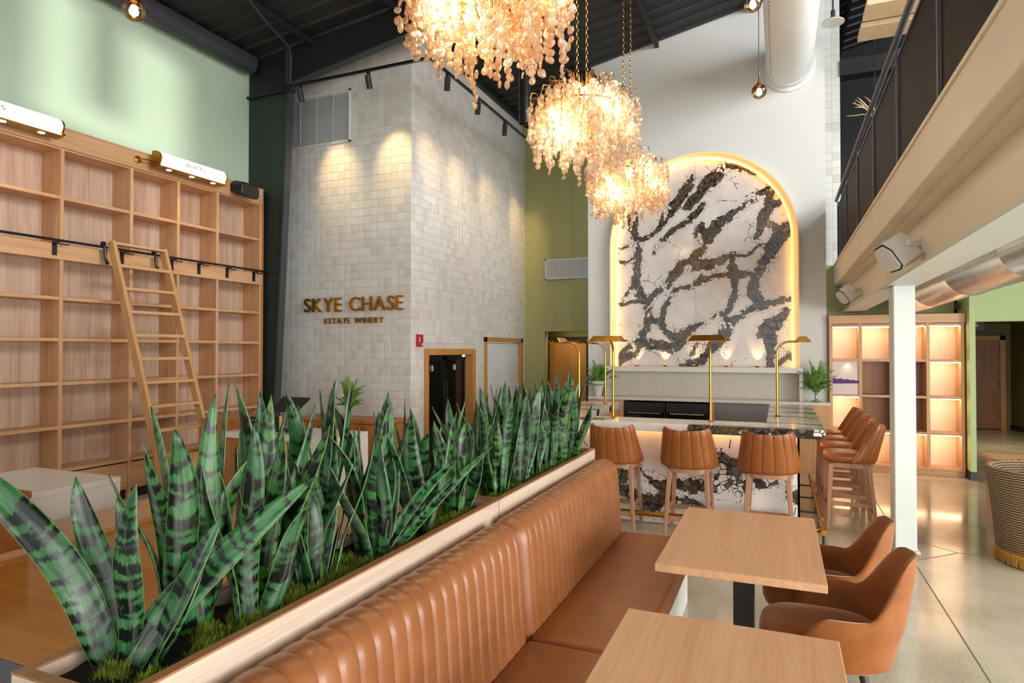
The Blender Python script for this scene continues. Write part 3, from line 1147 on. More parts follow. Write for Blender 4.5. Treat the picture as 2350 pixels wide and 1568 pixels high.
# ================================================================== LEFT WALL: BOOKCASE
import numpy as np
BK0, BK1 = WL + 0.004, -7.30
bk = thing('bookcase', 'tall built-in oak bookcase of empty cubbies along the sage wall', 'bookcase', (BK1, 5.3, 0))
UP = [2.2, 3.0, 3.74, 4.544, 5.363, 6.02, 6.655, 7.46]
SH = [0.475, 0.953, 1.436, 1.92, 2.376, 3.49]
ZR0, ZR1 = 2.80, 2.975
for y in UP:
    MB().box(BK0, BK1, y - 0.02, y + 0.02, 0.0, 4.06).build('upright', M['oak_z'], bk, bevel=0.002)
for i in range(len(UP) - 1):
    a, b_ = UP[i] + 0.02, UP[i + 1] - 0.02
    MB().box(BK0, BK0 + 0.018, a, b_, 0.0, 4.06).build('back_panel', M['back_oak'], bk)
    for z in SH:
        MB().box(BK0 + 0.018, BK1 - 0.004, a, b_, z - 0.019, z + 0.019).build('shelf', M['oak_y'], bk, bevel=0.0015)
    MB().box(BK0 + 0.018, BK1 - 0.004, a, b_, ZR0 + 0.06, ZR0 + 0.1).build('shelf', M['oak_y'], bk)
    MB().box(BK0 + 0.018, BK1 - 0.004, a, b_, 4.02, 4.06).build('shelf', M['oak_y'], bk)
    MB().box(BK1 - 0.02, BK1 - 0.006, a + 0.004, b_ - 0.004, 0.12, 0.44).build('drawer_front', M['oak_y'], bk, bevel=0.002)
MB().box(BK1 - 0.06, BK1 - 0.05, UP[0], UP[-1], 0.0, 0.11).build('toe_kick', M['blackmetal'], bk)
MB().box(BK1, BK1 + 0.022, UP[0], UP[-1] + 0.03, ZR0, ZR1).build('rail_board', M['oak_y'], bk, bevel=0.002)
MB().box(BK1, BK1 + 0.022, UP[0], UP[-1] + 0.03, 4.04, 4.25).build('cornice', M['oak_y'], bk, bevel=0.002)
MB().box(BK0, BK1 + 0.03, UP[0], UP[-1] + 0.03, 4.25, 4.265).build('top_cap', M['oak_y'], bk)
MB().box(BK0, BK1 + 0.022, UP[-1] + 0.02, UP[-1] + 0.035, 0.0, 4.25).build('end_panel', M['frame_wood'], bk)

# ladder rail
lr = thing('ladder_rail', 'black round ladder rail on brackets along the oak bookcase', 'rail', (BK1 + 0.08, 5.3, 2.95))
RXX, RZ = BK1 + 0.085, 3.0
MB().tube([(RXX, UP[0], RZ), (RXX, 7.62, RZ)], 0.014, 10).build('rod', M['blackmetal'], lr, smooth=True)
for y in (3.0, 3.72, 4.45, 5.22, 5.90, 6.32, 6.80, 7.30):
    mb = MB().box(BK1 + 0.022, BK1 + 0.03, y - 0.025, y + 0.025, 2.84, 2.99).box(BK1 + 0.03, RXX, y - 0.02, y + 0.02, 2.965, 2.985)
    mb.box(RXX - 0.012, RXX + 0.012, y + 0.02, y + 0.11, 2.955, 2.967)
    mb.build('bracket', M['blackmetal'], lr)

# library ladder
ld = thing('library_ladder', 'beech library ladder leaning on the black rail of the bookcase', 'ladder', (-6.2, 5.32, 0))
LT, LB = Vector((-7.13, 0, 3.06)), Vector((-6.14, 0, 0.02))
LY0, LY1 = 4.99, 5.66
nrm = Vector((LT.z - LB.z, 0, -(LT.x - LB.x))).normalized()
for y in (LY0, LY1):
    MB().bar((LB.x, y, LB.z), (LT.x, y, LT.z), 0.045, 0.10, up=nrm).build('stile', M['ladder_oak'], ld, bevel=0.004)
for k in range(11):
    z = 2.78 - k * 0.268
    t = (z - LB.z) / (LT.z - LB.z)
    x = LB.x + (LT.x - LB.x) * t
    MB().box(x - 0.055, x + 0.05, LY0 + 0.017, LY1 - 0.017, z - 0.018, z + 0.018).build('rung', M['rung_oak'], ld, bevel=0.003)
MB().box(LT.x - 0.05, LT.x + 0.06, LY0 + 0.017, LY1 - 0.017, 3.03, 3.06).build('rung', M['rung_oak'], ld, bevel=0.003)
for y in (LY0 - 0.04, LY1 - 0.06):
    mb = MB().lathe([(0.035, -0.012), (0.035, 0.012)], 14, (RXX, y, RZ + 0.03), 'y')
    mb.tube([(RXX, y, RZ + 0.05), (RXX + 0.03, y + 0.005, 2.96), (RXX + 0.015, y + 0.01, 2.88), (RXX + 0.05, y + 0.02, 2.80)], [0.012, 0.02, 0.014, 0.02], 8)
    mb.build('hook', M['blackmetal'], ld, smooth=True)


# lettered picture lights over the bookcase
def shelf_light(text, y0, y1, ztext, tw, label):
    zc = 4.19
    xb = BK1 + 0.16
    t = thing('shelf_light', label, 'lamp', (xb, (y0 + y1) / 2, zc))
    prof = [(xb - 0.02, zc - 0.085), (xb - 0.02, zc + 0.095)]
    prof += [(xb - 0.02 + 0.12 * math.sin(a), zc + 0.005 + 0.095 * math.cos(a)) for a in [PI * k / 10 for k in range(0, 9)]]
    prof = prof[1:] + [(xb + 0.07, zc - 0.085)]
    prof = [(xb - 0.02, zc - 0.085)] + prof
    MB().prism(prof, 'y', y0 + 0.02, y1 - 0.02).build('opal_shade', M['lamptube'], t, smooth=True)
    MB().box(xb - 0.06, xb - 0.021, y0, y1, zc - 0.10, zc + 0.10).build('back_plate', M['dkbrass'], t)
    MB().box(xb - 0.06, xb + 0.075, y0, y1, zc - 0.105, zc - 0.087).build('bottom_tray', M['dkbrass'], t)
    for y in (y0 - 0.002, y1 - 0.016):
        MB().prism([(p, q) for p, q in [(xb - 0.06, zc - 0.10), (xb - 0.06, zc + 0.10), (xb + 0.0, zc + 0.10)] + [(xb - 0.02 + 0.122 * math.sin(a), zc + 0.005 + 0.097 * math.cos(a)) for a in [PI * k / 10 for k in range(1, 8)]] + [(xb + 0.075, zc - 0.10)]], 'y', y, y + 0.018).build('end_cap', M['dkbrass'], t)
    for k in range(3):
        yk = y0 + (y1 - y0) * (0.17 + 0.33 * k)
        MB().lathe([(0.032, -0.004), (0.032, 0.0)], 14, (xb + 0.02, yk, zc - 0.105)).build('downlight', M['puck'], t)
        spot('shelf_downlight', (xb + 0.03, yk, zc - 0.13), (xb - 0.22, yk, 1.0), 9, (1.0, 0.78, 0.52), 80, 0.9, 0.03)
    for y in (y0 + 0.14, y1 - 0.14):
        mb = MB().lathe([(0.045, 0), (0.045, 0.015), (0.02, 0.02)], 14, (BK1 + 0.022, y - 0.28 if y < (y0 + y1) / 2 else y + 0.2, zc - 0.04), 'x')
        ya = y - 0.28 if y < (y0 + y1) / 2 else y + 0.2
        mb.tube([(BK1 + 0.03, ya, zc - 0.04), (xb - 0.03, ya + 0.02, zc - 0.04), (xb - 0.03, y, zc - 0.03)], 0.012, 8)
        mb.build('arm', M['brass'], t, smooth=True)
    # raised lettering on the curved shade
    R = Matrix.Rotation(PI / 2, 4, 'Z') @ Matrix.Rotation(PI / 2, 4, 'X')
    lettering(text, 0.075, 0.002, tw, M['letterbrown'], t,
              lambda x: Matrix.Translation((xb + 0.1025, ztext + x, zc - 0.02)) @ Matrix.Rotation(0.0, 4, 'Y') @ R)
    return t


shelf_light('REDS', 3.30, 4.40, 3.60, 0.23, 'glowing brass shelf lamp lettered REDS above the bookcase')
shelf_light('WHITES', 5.55, 6.58, 5.90, 0.30, 'glowing brass shelf lamp lettered WHITES above the ladder')

# black wall speaker at the bookcase end
sp = thing('wall_speaker', 'small black loudspeaker on the oak cornice beside the dark column', 'speaker', (BK1 + 0.1, 7.0, 4.16))
prof = [(-0.17, -0.06), (-0.12, -0.10), (0.12, -0.10), (0.17, -0.06), (0.17, 0.07), (0.12, 0.11), (-0.12, 0.11), (-0.17, 0.07)]
mb = MB().prism(prof, 'x', BK1 + 0.07, BK1 + 0.26)
mb.v = [(x, y + 7.0, z + 4.15 - (x - BK1 - 0.07) * 0.25) for x, y, z in mb.v]
mb.build('cabinet', M['blackmetal'], sp, bevel=0.02, segs=2)
MB().box(BK1 + 0.022, BK1 + 0.10, 6.86, 6.96, 4.10, 4.20).build('bracket', M['blackmetal'], sp)

# ================================================================== TOWER FITTINGS
sg = thing('wall_sign', 'gold raised lettering SKYE CHASE ESTATE WINERY on the tiled tower', 'sign', (-5.98, TY - 0.01, 2.3))
R = Matrix.Rotation(PI / 2, 4, 'X')
lettering('SKYE CHASE', 0.31, 0.022, 1.80, M['lettergold'], sg, lambda x: Matrix.Translation((-6.88 + x, TY - 0.035, 2.40)) @ R)
lettering('ESTATE WINERY', 0.125, 0.012, 1.08, M['lettergold'], sg, lambda x: Matrix.Translation((-6.50 + x, TY - 0.022, 2.215)) @ R)


def grille(name, label, corner, w, h, n, normal, nv):
    """louvred grille; normal 'y' faces -Y"""
    x0, z0, y = corner
    t = thing(name, label, 'grille', (x0 + w / 2, y, z0))
    b_ = 0.035
    mb = MB().box(x0, x0 + w, y - 0.03, y + 0.004, z0, z0 + b_).box(x0, x0 + w, y - 0.03, y + 0.004, z0 + h - b_, z0 + h)
    mb.box(x0, x0 + b_, y - 0.03, y + 0.004, z0, z0 + h).box(x0 + w - b_, x0 + w, y - 0.03, y + 0.004, z0, z0 + h)
    mb.build('frame', M['grille'], t, bevel=0.004)
    MB().box(x0 + b_, x0 + w - b_, y - 0.002, y + 0.006, z0 + b_, z0 + h - b_).build('backing', M['greyback'], t)
    sl = MB()
    for k in range(n):
        z = z0 + b_ + (h - 2 * b_) * (k + 0.5) / n
        sl.obox((x0 + w / 2, y - 0.015, z), (w - 2 * b_, 0.026, 0.004), Matrix.Rotation(1.0, 3, 'X'))
    o = sl.build('louvres', M['grille'], t)
    o['kind'] = 'stuff'
    for k in range(nv):
        x = x0 + w * (k + 1) / (nv + 1)
        MB().box(x - 0.004, x + 0.004, y - 0.028, y - 0.022, z0 + b_, z0 + h - b_).build('mullion', M['grille'], t)
    return t


grille('return_air_grille', 'large white louvred grille high on the tiled tower front', (-7.32, 5.0, TY + 0.002), 1.28, 0.82, 30, 'y', 3)
grille('wall_vent', 'small white louvred vent on the olive wall beside the arch wall', (-4.48, 3.27, GY - 0.051), 1.16, 0.42, 16, 'y', 2)

al = thing('fire_alarm', 'red fire alarm box on the white tiled tower side', 'alarm', (TX, 8.2, 1.9))
MB().box(TX - 0.01, TX + 0.05, 8.13, 8.27, 1.86, 2.04).build('body', M['red'], al, bevel=0.01, segs=2)
MB().box(TX + 0.05, TX + 0.056, 8.215, 8.245, 1.88, 1.91).build('strobe', M['signwhite'], al)
MB().box(TX + 0.05, TX + 0.054, 8.15, 8.165, 1.93, 2.0).build('label_plate', M['signwhite'], al)

# track lighting round the tower
tk = thing('track_light', 'black L-shaped track of spotlights hung in front of the tiled tower', 'track light', (-4.23, 7.27, 5.66))
TKX, TKY, TKZ = -4.23, 7.27, 5.66
MB().box(-6.75, TKX + 0.017, TKY - 0.017, TKY + 0.017, TKZ - 0.018, TKZ + 0.018).build('rail', M['blackmetal'], tk)
MB().box(TKX - 0.017, TKX + 0.017, TKY, 11.9, TKZ - 0.018, TKZ + 0.018).build('rail', M['blackmetal'], tk)
for (x, y) in ((-6.6, TKY), (TKX - 0.25, TKY), (TKX, 8.5), (TKX, 10.6)):
    MB().tube([(x, y, TKZ), (x, y, roofz(x))], 0.004, 6).build('hanger', M['blackmetal'], tk)
heads = [((-6.38, TKY), (-6.25, TY, 4.5)), ((-5.2, TKY), (-5.2, TY, 4.6)), ((TKX, 7.75), (TX, 8.75, 4.5)), ((TKX, 8.72), (TX, 9.7, 4.4)),
         ((TKX, 9.75), (TX, 11.0, 4.3)), ((TKX, 11.4), (TX, 12.2, 4.2))]
for k, ((x, y), tgt) in enumerate(heads):
    p = Vector((x, y, TKZ - 0.15))
    d = (Vector(tgt) - p).normalized()
    if k > 1:
        d = (d + Vector((0, 0, -0.9))).normalized()
    else:
        d = (d + Vector((0, 0, -1.2))).normalized()
    mb = MB().lathe([(0.026, 0), (0.026, -0.035), (0.012, -0.035), (0.012, -0.10)], 10, (x, y, TKZ - 0.018))
    mb.tube([p - d * 0.08, p + d * 0.10], 0.042, 14)
    mb.build('spotlight', M['blackmetal'], tk, smooth=True)
    spot('track_spot', p + d * 0.14, tgt, 70 if k < 2 else 60, (1.0, 0.66, 0.30), 52, 1.0, 0.05)

# ================================================================== ARCH FEATURE
ACX, AZ0, AR = -1.2025, 1.536, 1.4875
AZS = 5.05 - AR


def arch_ring(r0, r1, y0, y1, zb, n=40):
    """solid arch-shaped ring between radii r0 and r1"""
    a_in = [(ACX + r0, zb)] + arc(ACX, AZS, r0, 0, PI, n) + [(ACX - r0, zb)]
    a_out = [(ACX + r1, zb)] + arc(ACX, AZS, r1, 0, PI, n) + [(ACX - r1, zb)]
    vs, fs = [], []
    for y in (y0, y1):
        vs += [(x, y, z) for x, z in a_in] + [(x, y, z) for x, z in a_out]
    m_ = len(a_in)
    for i in range(m_ - 1):
        fs.append((i, i + 1, m_ + i + 1, m_ + i))
        fs.append((2 * m_ + i, 3 * m_ + i, 3 * m_ + i + 1, 2 * m_ + i + 1))
        fs.append((i, 2 * m_ + i, 2 * m_ + i + 1, i + 1))
        fs.append((m_ + i, m_ + i + 1, 3 * m_ + i + 1, 3 * m_ + i))
    fs.append((0, m_, 3 * m_, 2 * m_))
    fs.append((m_ - 1, 3 * m_ - 1, 4 * m_ - 1, 2 * m_ - 1))
    return MB().add(vs, fs)


ar = thing('arch_feature', 'marble arch panel with glowing warm surround behind the bar', 'wall panel', (ACX, AY, AZ0))
arch_ring(AR - 0.016, AR, AY - 0.17, AY - 0.001, AZ0).build('outer_lip', M['cream'], ar, smooth=True, angle=30)
arch_ring(AR - 0.10, AR - 0.017, AY - 0.06, AY - 0.001, AZ0).build('surround', M['cream'], ar, smooth=True, angle=30)
arch_ring(AR - 0.112, AR - 0.1005, AY - 0.09, AY - 0.04, AZ0).build('led_strip', M['led'], ar)

VEINS = [
    [(60, 1480, 40), (110, 1440, 45), (180, 1390, 60), (240, 1310, 42), (290, 1240, 28), (310, 1150, 26), (300, 1050, 28), (250, 1000, 36), (215, 900, 36), (225, 800, 26), (235, 700, 24), (235, 640, 20), (215, 580, 22), (190, 500, 42), (190, 430, 50)],
    [(300, 1040, 25), (350, 990, 22), (440, 930, 28), (480, 870, 32), (540, 810, 46), (610, 790, 50), (660, 790, 45), (740, 800, 40), (830, 770, 30), (900, 740, 16), (1000, 750, 10)],
    [(350, 690, 14), (390, 640, 18), (440, 580, 20), (520, 530, 18), (600, 490, 20), (650, 440, 26), (700, 380, 22)],
    [(250, 600, 18), (330, 570, 15), (390, 520, 20), (430, 450, 32), (480, 390, 42), (540, 330, 36), (600, 240, 36), (635, 170, 14)],
    [(600, 380, 40), (680, 300, 36), (730, 240, 46), (790, 200, 46), (850, 125, 26), (940, 140, 22), (1060, 200, 15)],
    [(690, 530, 32), (690, 600, 50), (740, 610, 46), (790, 540, 42), (860, 490, 34), (940, 440, 18), (1030, 390, 18), (1090, 340, 24), (1150, 320, 34), (1150, 420, 36), (1110, 500, 42), (1080, 600, 25), (1050, 640, 8)],
    [(690, 600, 45), (700, 680, 30), (640, 740, 36), (610, 790, 40)],
    [(1150, 420, 30), (1200, 410, 26), (1250, 380, 14)],
    [(1300, 550, 36), (1230, 610, 52), (1190, 680, 52), (1150, 750, 42), (1090, 830, 30), (1050, 930, 32), (1040, 1000, 44), (1090, 1080, 42), (1000, 1120, 18)],
    [(1110, 520, 28), (1180, 570, 28), (1230, 600, 40)],
    [(1090, 1080, 40), (1180, 1070, 20), (1300, 1045, 22)],
    [(1260, 1120, 20), (1190, 1200, 46), (1140, 1240, 58), (1150, 1320, 40), (1150, 1400, 28), (1150, 1490, 32)],
    [(870, 1200, 52), (950, 1160, 20), (1010, 1120, 20), (1060, 1090, 32)],
    [(870, 1200, 46), (850, 1280, 38), (780, 1350, 42), (730, 1410, 32), (690, 1460, 30), (620, 1480, 30), (540, 1490, 15)],
    [(870, 1130, 20), (900, 1060, 22), (920, 980, 22), (920, 900, 24), (880, 870, 18), (820, 870, 15), (760, 890, 12), (690, 900, 32), (640, 940, 15), (560, 950, 15), (510, 960, 20), (460, 1020, 18), (420, 1100, 20), (405, 1180, 20), (430, 1250, 22), (480, 1290, 26), (540, 1300, 42), (600, 1250, 30), (680, 1210, 14), (760, 1170, 12), (830, 1140, 18)],
    [(310, 1150, 26), (370, 1190, 26), (400, 1210, 20)],
    [(240, 1310, 42), (300, 1340, 42), (400, 1350, 36), (480, 1390, 36), (540, 1330, 46)],
    [(900, 750, 15), (900, 820, 30), (930, 880, 30), (1010, 870, 20), (1060, 900, 20)],
    [(1000, 750, 10), (1080, 690, 12), (1130, 690, 14)],
    [(70, 740, 15), (130, 760, 18), (190, 730, 12)],
    [(70, 670, 15), (130, 640, 10), (200, 630, 20)],
    [(85, 1070, 12), (170, 1040, 15), (250, 1040, 15)],
    [(100, 1060, 10), (160, 970, 15), (200, 920, 26)],
    [(1210, 1470, 15), (1270, 1420, 26), (1320, 1420, 30)],
    [(1070, 1310, 12), (1090, 1230, 20)],
    [(620, 1420, 12), (650, 1340, 15)],
]


def veins_to_world(veins, fx, fz, fr):
    segs = []
    for line in veins:
        for (a, b_) in zip(line[:-1], line[1:]):
            segs.append((fx(a[0]), fz(a[1]), fr * a[2], fx(b_[0]), fz(b_[1]), fr * b_[2]))
    return segs


def vein_field(P, Q, segs):
    best = np.full(P.shape, 9.0)
    for (ax, az, ra, bx_, bz, rb) in segs:
        dx, dz = bx_ - ax, bz - az
        L2 = dx * dx + dz * dz + 1e-9
        t = np.clip(((P - ax) * dx + (Q - az) * dz) / L2, 0, 1)
        d = np.hypot(P - ax - t * dx, Q - az - t * dz) - (ra + (rb - ra) * t)
        best = np.minimum(best, d)
    return best


def grid_slab(name, pts, nu, nv, field, mat, parent, thick):
    """pts: (nu*nv,3) front face points; field: vein distance at each"""
    fs = []
    for i in range(nv - 1):
        for k in range(nu - 1):
            fs.append((i * nu + k, i * nu + k + 1, (i + 1) * nu + k + 1, (i + 1) * nu + k))
    me = bpy.data.meshes.new(name)
    me.from_pydata([tuple(p) for p in pts], [], fs)
    a = me.attributes.new('vein', 'FLOAT', 'POINT')
    a.data.foreach_set('value', np.asarray(field, dtype=np.float32).ravel())
    o = link(name, me, mat, parent, parent is not None)
    md = o.modifiers.new('thickness', 'SOLIDIFY')
    md.thickness = thick
    md.offset = 1
    return o


ASEG = veins_to_world(VEINS, lambda x: -2.69 + (x - 30) * 0.002276, lambda z: 1.536 + (1500 - z) * 0.00239, 0.00225)
RI = AR - 0.101
SEAM = -1.279
for x0, x1 in ((ACX - RI, SEAM - 0.0015), (SEAM + 0.0015, ACX + RI)):
    nu, nv = 90, 150
    X = np.linspace(x0, x1, nu)
    top = AZS + np.sqrt(np.maximum(0, RI * RI - (X - ACX) ** 2))
    Tt = np.linspace(0, 1, nv)
    PX = np.tile(X, (nv, 1))
    PZ = AZ0 + Tt[:, None] * (top[None, :] - AZ0)
    pts = np.stack([PX, np.full_like(PX, AY - 0.012), PZ], -1).reshape(-1, 3)
    grid_slab('marble_slab', pts, nu, nv, vein_field(PX, PZ, ASEG), M['marble'], ar, -0.008)

# ledge, splashback, uplights, back counter
lg = thing('display_ledge', 'pale stone ledge running under the marble arch', 'ledge', (ACX, 10.7, 1.45))
MB().box(-2.72, 0.32, 10.56, AY - 0.001, 1.455, 1.536).build('ledge_top', M['quartz'], lg, bevel=0.003)
MB().box(-2.66, 0.27, AY - 0.02, AY - 0.001, 1.03, 1.455).build('splashback', M['backsplash'], lg)
MB().box(-2.72, -2.66, 10.58, AY - 0.001, 1.03, 1.455).build('end_panel', M['backsplash'], lg)
MB().box(0.27, 0.32, 10.58, AY - 0.001, 1.03, 1.455).build('end_panel', M['backsplash'], lg)
for k, px in enumerate((-2.24, -1.77, -1.30, -0.80, -0.33)):
    u = thing('uplight', ['small brass uplight on the ledge, first from the left', 'small brass uplight on the ledge, second from the left',
                          'small brass uplight at the middle of the ledge', 'small brass uplight on the ledge, second from the right',
                          'small brass uplight on the ledge, first from the right'][k], 'lamp', (px, 10.80, 1.536), 0, 'uplights on the marble ledge')
    MB().lathe([(0.022, 0), (0.026, 0.006), (0.026, 0.03), (0.02, 0.03)], 14).build('body', M['dkbrass'], u, smooth=True, world=False)
    MB().lathe([(0.017, 0.0295), (0.017, 0.031)], 14).build('lens', M['uplens'], u, world=False)
    spot('uplight_spot', (px, 10.80, 1.575), (px, AY + 0.02, 1.95), 4.5, (1.0, 0.70, 0.32), 60, 0.7, 0.012)

bc = thing('back_counter', 'white-topped back counter with fridges under the marble arch', 'counter', (ACX, 10.65, 0))
MB().box(-3.0, 0.685, 10.45, AY - 0.02, 0.985, 1.028).build('counter_top', M['quartz'], bc, bevel=0.004)
MB().box(0.24, 0.68, 10.48, 10.86, 0.0, 0.985).build('end_cabinet', M['oak_z'], bc)
MB().box(-1.03, -0.97, 10.48, 10.86, 0.0, 0.985).build('divider', M['oak_z'], bc)
MB().box(-0.97, 0.24, 10.84, 10.86, 0.0, 0.985).build('back_board', M['stainless'], bc)
MB().box(-2.98, -2.4, 10.48, 10.86, 0.0, 0.985).build('end_cabinet', M['oak_z'], bc)
for a, b_ in ((-2.38, -1.72), (-1.70, -1.05)):
    MB().box(a, b_, 10.5, 10.86, 0.02, 0.95).build('fridge', M['blackmetal'], bc)
    d_ = MB().box(a + 0.02, b_ - 0.02, 10.475, 10.5, 0.1, 0.80).build('fridge_door', M['darkglass'], bc)
    MB().tube([(a + 0.06, 10.46, 0.78), (b_ - 0.06, 10.46, 0.78)], 0.01, 8).build('handle', M['stainless'], d_, smooth=True)


# ================================================================== PLANT VASES
def frond(rng, base, dirv, length, wide):
    """fern frond: curved stem with leaflets each side"""
    mb = MB()
    d = Vector(dirv).normalized()
    pts = []
    p = Vector(base)
    n = 13
    for i in range(n + 1):
        pts.append(p.copy())
        p = p + d * (length / n)
        d = (d + Vector((d.x * 0.10, d.y * 0.10, -0.05))).normalized()
    mb.tube(pts, [0.004 * (1 - i / (n + 2)) + 0.001 for i in range(n + 1)], 5)
    for i in range(1, n + 1):
        t = (pts[i] - pts[i - 1]).normalized()
        s = t.cross(Vector((0, 0, 1)))
        if s.length < 1e-3:
            s = Vector((1, 0, 0))
        s.normalize()
        up = s.cross(t)
        ll = wide * (1 - 0.7 * abs(i / n - 0.35)) * rng.uniform(0.8, 1.15)
        for sg_ in (-1, 1):
            for off in (0.0, 0.5):
                b0 = pts[i - 1].lerp(pts[i], off)
                tip = b0 + (s * sg_ * 0.8 + t * 0.55 + up * rng.uniform(-0.1, 0.35)).normalized() * ll
                w = (t * 0.011)
                mid = b0.lerp(tip, 0.5) + up * 0.006
                mb.add([b0 - w * 0.3, mid - w, tip, mid + w], [(0, 1, 2, 3)])
    return mb


def broad_leaf(base, dirv, length, w):
    d = Vector(dirv).normalized()
    s = d.cross(Vector((0, 0, 1))).normalized()
    rows = []
    p = Vector(base)
    for i in range(9):
        t = i / 8
        ww = w * math.sin(PI * min(1, t * 0.93 + 0.07)) ** 0.8
        up = s.cross(d)
        rows.append([p - s * ww + up * ww * 0.25, p, p + s * ww + up * ww * 0.25])
        p = p + d * (length / 8)
        d = (d + Vector((0, 0, -0.16))).normalized()
    return MB().grid(rows)


def vase_plant(loc, label, prof, vmat, seed, s=1.0, nf=20):
    rng = random.Random(seed)
    t = thing('vase_of_greenery', label, 'plant', loc)
    MB().lathe([(r * s, z * s) for r, z in prof], 14).build('vase', vmat, t, smooth=True, world=False, angle=60)
    zt_ = prof[-1][1] * s
    for k in range(nf):
        a = rng.uniform(0, 2 * PI)
        lean = rng.uniform(0.0, 0.62)
        d = (math.cos(a) * lean, math.sin(a) * lean, 1.0)
        frond(rng, (0.02 * math.cos(a), 0.02 * math.sin(a), zt_ - 0.05), d, s * rng.uniform(0.34, 0.54) * (1.1 - 0.55 * lean), s * 0.07).build('frond', M['fern'], t, world=False)
    for k in range(7):
        a = 2 * PI * k / 7 + rng.uniform(-0.3, 0.3)
        broad_leaf((0.03 * math.cos(a), 0.03 * math.sin(a), zt_ - 0.02), (math.cos(a), math.sin(a), 0.75), s * rng.uniform(0.20, 0.28), s * 0.06).build('broad_leaf', M['broad'], t, world=False, smooth=True)
    return t


TRUMPET = [(0.075, 0.0), (0.078, 0.008), (0.03, 0.03), (0.022, 0.09), (0.035, 0.16), (0.075, 0.25), (0.115, 0.34), (0.108, 0.34), (0.07, 0.26), (0.02, 0.2)]
POT = [(0.055, 0.0), (0.06, 0.01), (0.085, 0.12), (0.135, 0.27), (0.128, 0.27), (0.1, 0.2), (0.02, 0.18)]
vase_plant((0.50, 10.60, 1.028), 'trumpet vase of ferns on the white counter near the lit cubby shelf', TRUMPET, M['silver'], 3, 0.92, 34)
vase_plant((-2.86, 10.60, 1.028), 'faceted white vase of ferns on the counter near the hall opening', POT, M['whiteglaze'], 4, 0.95, 34)


# ================================================================== BAR
BT0, BT1 = 0.985, 1.07
bar = thing('bar_counter', 'U-shaped marble bar counter with glowing underside in front of the arch', 'bar counter', (-1.1, 7.2, 0))
# veins on the bar front, in metres
BV = [
    [(1000, 500, 12), (1150, 560, 30), (1300, 640, 40), (1420, 700, 60)],
    [(1180, 640, 70), (1320, 740, 110), (1260, 850, 95), (1100, 900, 80), (900, 930, 75), (700, 930, 65), (500, 960, 55), (400, 900, 24), (300, 830, 20), (230, 780, 30), (100, 800, 45), (20, 900, 90)],
    [(-60, 1000, 80), (120, 1060, 60), (330, 1160, 110), (480, 1240, 35), (520, 1060, 60), (700, 1110, 45), (900, 1110, 30), (1020, 1180, 25)],
    [(1380, 900, 70), (1600, 840, 60), (1850, 780, 50), (1990, 540, 40)],
    [(1920, 930, 40), (2020, 980, 60)],
    [(-700, 800, 90), (-500, 900, 80), (-300, 980, 70), (-60, 1000, 70)],
    [(-1100, 500, 60), (-900, 640, 70), (-700, 800, 80)],
]
BSEG = veins_to_world(BV, lambda x: -1.587 + x * 0.000868, lambda z: 1.281 - 0.000921 * z, 0.0009)
X = np.linspace(-2.42, 0.17, 130)
Z = np.linspace(0.012, BT0, 56)
PX, PZ = np.meshgrid(X, Z)
grid_slab('front_panel', np.stack([PX, np.full_like(PX, 6.72), PZ], -1).reshape(-1, 3), 130, 56, vein_field(PX, PZ, BSEG), M['marble'], bar, -0.02)
Yv = np.linspace(6.72, 9.35, 130)
PY, PZ = np.meshgrid(Yv, Z)
SSEG = veins_to_world([[(0, 300, 60), (600, 500, 80), (1200, 480, 60), (1800, 700, 70), (2600, 640, 60)], [(600, 500, 50), (900, 860, 70), (1500, 900, 40)]],
                      lambda y: 6.72 + y * 0.001, lambda z: 1.0 - z * 0.001, 0.001)
grid_slab('side_panel', np.stack([np.full_like(PY, 0.17), PY, PZ], -1).reshape(-1, 3), 130, 56, vein_field(PY, PZ, SSEG), M['marble'], bar, -0.02)
MB().box(-2.42, 0.15, 6.745, 6.80, 0.0, BT0).box(0.09, 0.145, 6.8, 9.35, 0.0, BT0).box(-2.42, -2.36, 6.8, 9.0, 0.0, BT0).build('carcass', M['oak_z'], bar)
MB().box(-2.36, 0.09, 6.80, 7.42, 0.80, 0.84).build('work_shelf', M['quartz'], bar)
MB().box(-1.2, -0.75, 7.05, 7.42, 0.84, 0.93).build('drip_tray', M['stainless'], bar)
MB().box(-0.62, -0.2, 7.3, 7.95, 0.80, 0.92).build('ice_bin', M['stainless'], bar, bevel=0.01)
MB().box(-0.60, -0.22, 7.32, 7.60, 0.92, 0.925).build('ice_lid', M['blackmetal'], bar)
# U-shaped top: three slabs with mitred joints, marbled
TV = [[(-2.6, 6.7, .10), (-1.9, 6.62, .10), (-1.7, 6.72, .05)], [(-0.75, 6.46, .10), (-0.35, 6.5, .12), (-0.1, 6.44, .05)], [(0.0, 6.5, .1), (0.38, 6.55, .15)],
      [(0.38, 6.9, .05), (0.1, 7.0, .03), (-0.13, 6.95, .04)], [(0.38, 7.6, .04), (0.1, 7.7, .05), (-0.13, 7.65, .04)], [(0.38, 8.2, .08), (0.0, 8.25, .05), (-0.13, 8.3, .06)],
      [(0.38, 8.8, .05), (-0.13, 8.9, .1)], [(-2.6, 7.6, .06), (-2.05, 7.7, .06)], [(-2.6, 8.3, .08), (-2.05, 8.35, .05)]]
TSEG = veins_to_world(TV, lambda v: v, lambda v: v, 1.0)


